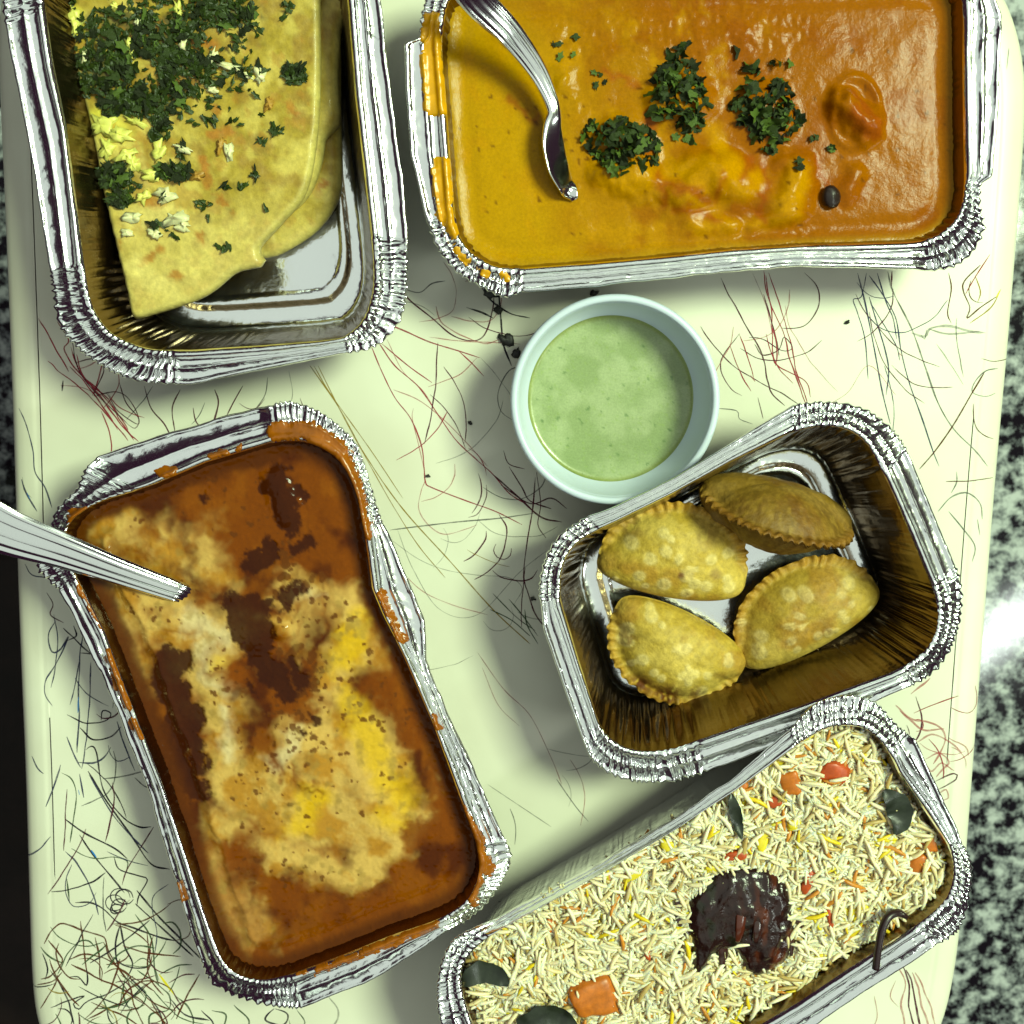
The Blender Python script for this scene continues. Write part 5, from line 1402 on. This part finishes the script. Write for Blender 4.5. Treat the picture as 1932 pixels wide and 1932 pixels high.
# fried onion heap
def tube(pts, radii, K=7, flat=1.0):
    pts = np.asarray(pts, float); c = catmull(np.column_stack([pts * 1000, radii]), 0.8)
    q = c[:, :3] * MM; rd = c[:, 3] * MM
    t = np.gradient(q, axis=0); t /= np.maximum(np.linalg.norm(t, axis=1), 1e-9)[:, None]
    vs = []
    for i in range(len(q)):
        tv = Vector(t[i]); sd = tv.cross(Vector((0.13, 0.2, 1))); sd.normalize(); up = sd.cross(tv)
        for k in range(K):
            a = 2 * math.pi * k / K
            vs.append(np.array(q[i]) + np.array(sd) * rd[i] * math.cos(a) + np.array(up) * rd[i] * flat * math.sin(a))
    n = len(q)
    f = [[i * K + k, i * K + (k + 1) % K, (i + 1) * K + (k + 1) % K, (i + 1) * K + k] for i in range(n - 1) for k in range(K)]
    f += [list(range(K - 1, -1, -1)), [(n - 1) * K + k for k in range(K)]]
    return np.array(vs), f
ONI = [simple('fried_onion_brown', (0.030, 0.007, 0.004), 0.25, bscale=350, var=0.5, vscale=250, coat=0.4), simple('fried_onion_dark', (0.012, 0.006, 0.008), 0.28, bscale=350, coat=0.2), simple('fried_onion_red', (0.07, 0.012, 0.004), 0.25, bscale=350, coat=0.3)]
oc = P(1405, 1735, ZE + 0.003)
onion = thing('fried_onion', 'glossy dark heap of fried onion on top of the rice', 'onion', oc)
hp = U(catmull([(1288, 1745), (1300, 1690), (1340, 1652), (1400, 1636), (1460, 1642), (1496, 1680), (1506, 1750), (1488, 1815), (1440, 1846), (1408, 1838), (1385, 1800), (1352, 1812), (1322, 1850), (1304, 1838), (1300, 1795)], 6, True), ZE + 0.004)[:, :2]
def heap_z(px, xy, d):
    ridge = np.abs(fbm((px[:, 0] * .97 + px[:, 1] * .24) / 38, (px[:, 1] * .97 - px[:, 0] * .24) / 55, 771, 4))
    return 5.2 * (1 - np.exp(-d / 5.0)) + 2.6 * (0.5 - ridge) * sstep(0, 4, d) - 1.6
def heap_c(px, xy, d):
    c = mixc(const(len(px), (0.016, 0.005, 0.004)), (0.075, 0.016, 0.005), sstep(0.0, 0.5, fbm(px[:, 0] / 16, px[:, 1] / 40, 775, 3)) * sstep(1380, 1440, px[:, 0]))
    return mixc(c, (0.012, 0.016, 0.006), 0.6 * sstep(0.1, 0.5, fbm(px[:, 0] / 20, px[:, 1] / 30, 779, 3)) * sstep(1430, 1380, px[:, 0]))
fill(np.repeat(hp, 2, 0), ZE + 0.0028, 0.0007, heap_z, heap_c, painted('fried_onion_heap', 0.2, 0.5, 300, 0.5, 0.0008, 0.3, 300), 'onion_heap', onion, np.array(oc), skirt=3.0)
for k in range(26):
    if k < 12: bx, by = random.gauss(1440, 34), random.gauss(1740, 44)
    else: bx, by = random.gauss(1345, 36), random.gauss(1735, 42)
    a = random.gauss(R(78), 0.45); L = random.uniform(50, 110)
    pts = []; rad = []
    bend = random.uniform(-0.8, 0.8)
    w_ = random.uniform(0.9, 2.6); lift = random.uniform(0.003, 0.0062); tz = random.uniform(-0.002, 0.002)
    for q in range(5):
        t = q / 4 - 0.5
        x = bx + L * t * math.cos(a) - bend * 30 * (t * t) * math.sin(a); y = by - L * t * math.sin(a) - bend * 30 * t * t * math.cos(a)
        x = min(max(x, 1282), 1512); y = min(max(y, 1630), 1850)
        r = math.hypot((x - 1400) / 115, (y - 1738) / 105)
        p = P(x, y, ZE + 0.004)
        z = zat(BVE, p.x, p.y, ZE) * 0.5 + (ZE + 0.001) * 0.5 + 0.0012 + max(0, 1 - r) * lift + t * tz
        pts.append((p.x - oc.x, p.y - oc.y, z - oc.z)); rad.append(w_ * (1 - 2.2 * t * t))
    vs, fs = tube(pts, rad, 8, 0.38)
    mesh_obj('onion_strand', vs, fs, ONI[0] if k < 12 else random.choice([ONI[1], ONI[1], ONI[0], ONI[2]]) if k < 22 else ONI[2], onion)
# leaves and a dark stalk in the rice
def big_leaf(label, pts, w, mat, zb=0.0048, curl=0.5):
    c = catmull(pts, 3.0); n = len(c)
    t = np.gradient(c, axis=0); t /= np.linalg.norm(t, axis=1)[:, None]; nn = np.stack([-t[:, 1], t[:, 0]], 1)
    s = np.linspace(0, 1, n); wd = w * np.sin(math.pi * np.clip(0.04 + 0.94 * s, 0, 1)) ** 0.7 * (1 + 0.18 * fbm(s * 9, 0.0, int(w * 7), 2))
    vs = []
    org = P(*c.mean(0), ZE)
    for q in (-1, -0.5, 0, 0.5, 1):
        p = U(c + nn * (wd * q)[:, None], ZE + 0.003)
        z = np.array([zat(BVE, a[0], a[1], ZE) for a in p]) + (zb * 1000 + curl * q * q + 0.5 * np.sin(s * 7 + q)) * MM
        vs.append(np.column_stack([p[:, :2], z]))
    top = np.stack(vs, 1); bot = top.copy(); bot[:, :, 2] -= 0.25 * MM
    V = np.concatenate([top.reshape(-1, 3), bot.reshape(-1, 3)]) - np.array(org)
    f = grid_faces(n, 5); f2 = grid_faces(n, 5, off=n * 5)[:, ::-1]
    o = mesh_obj('bay_leaf', V, np.concatenate([f, f2]), mat); o.location = org
    return tag(o, label, 'leaf', 'dark leaves in the rice')
LF = simple('cooked_leaf', (0.014, 0.018, 0.010), 0.35, bscale=300, var=0.4, vscale=200)
big_leaf('narrow dark leaf stuck under the foil edge above rice', [(1378, 1496), (1386, 1530), (1393, 1560), (1398, 1580)], 12, LF)
big_leaf('broad dark leaf near the right wall of the rice tray', [(1665, 1490), (1690, 1515), (1698, 1545), (1686, 1572)], 24, LF)
big_leaf('torn dark leaf at the left end of the rice', [(872, 1850), (900, 1832), (935, 1835), (960, 1850)], 20, LF)
big_leaf('dark leaf cut by the bottom edge of the photo', [(975, 1925), (1020, 1912), (1060, 1918), (1090, 1935)], 22, LF)
sp = [P(1652, 1828, ZE + 0.0095), P(1657, 1790, ZE + 0.0095), P(1664, 1755, ZE + 0.0088), P(1676, 1730, ZE + 0.0075), P(1695, 1722, ZE + 0.0055), P(1710, 1730, ZE + 0.0035)]
so = sp[0].copy()
vs, fs = tube([tuple(p - so) for p in sp], [1.5, 1.5, 1.6, 1.7, 1.5, 1.0], 8)
st = mesh_obj('dark_stalk', vs, fs, simple('stalk', (0.018, 0.006, 0.008), 0.35, bscale=300)); st.location = so
tag(st, 'thin black hooked stalk leaning on the rice tray rim', 'stalk')

# ---------------------------------------------------------------- crumbs on the table
DK_ = simple('herb_crumb', (0.012, 0.010, 0.010), 0.5, bscale=500)
for lab, x, y, sx, sy in [('dark herb scrap by the orange curry tray\'s lower left corner', 838, 452, 20, 30), ('larger dark herb scrap under the orange curry tray corner', 925, 548, 34, 26), ('herb scrap between orange curry tray and white cup', 955, 640, 22, 26), ('dark fleck beside the cup, nearest the curry tray', 1122, 553, 12, 14), ('tiny dark crumb left of the cup on bare table', 887, 798, 6, 8), ('tiny dark crumb below the bare table middle', 808, 898, 6, 8), ('round dark crumb left of the pastry tray', 1006, 1130, 9, 9), ('herb scrap next to the curled pen line', 940, 585, 14, 16), ('small herb flake left of the cup rim', 975, 665, 14, 18), ('pale green ring crumb right of cup', 1598, 608, 6, 9), ('flake left of the herb scraps', 905, 520, 22, 12)]:
    vs, fs = lump_mesh(int(x), 8, 12, 0.9)
    o = mesh_obj('herb_crumb', np.array(vs) * np.array([sx * 0.5 * 0.225, sy * 0.5 * 0.225, 0.7]) * MM, fs, DK_)
    o.location = P(x, y, 0.0006)
    o.rotation_euler = (0, 0, random.uniform(0, 3))
    tag(o, lab, 'crumb', 'crumbs on the table')
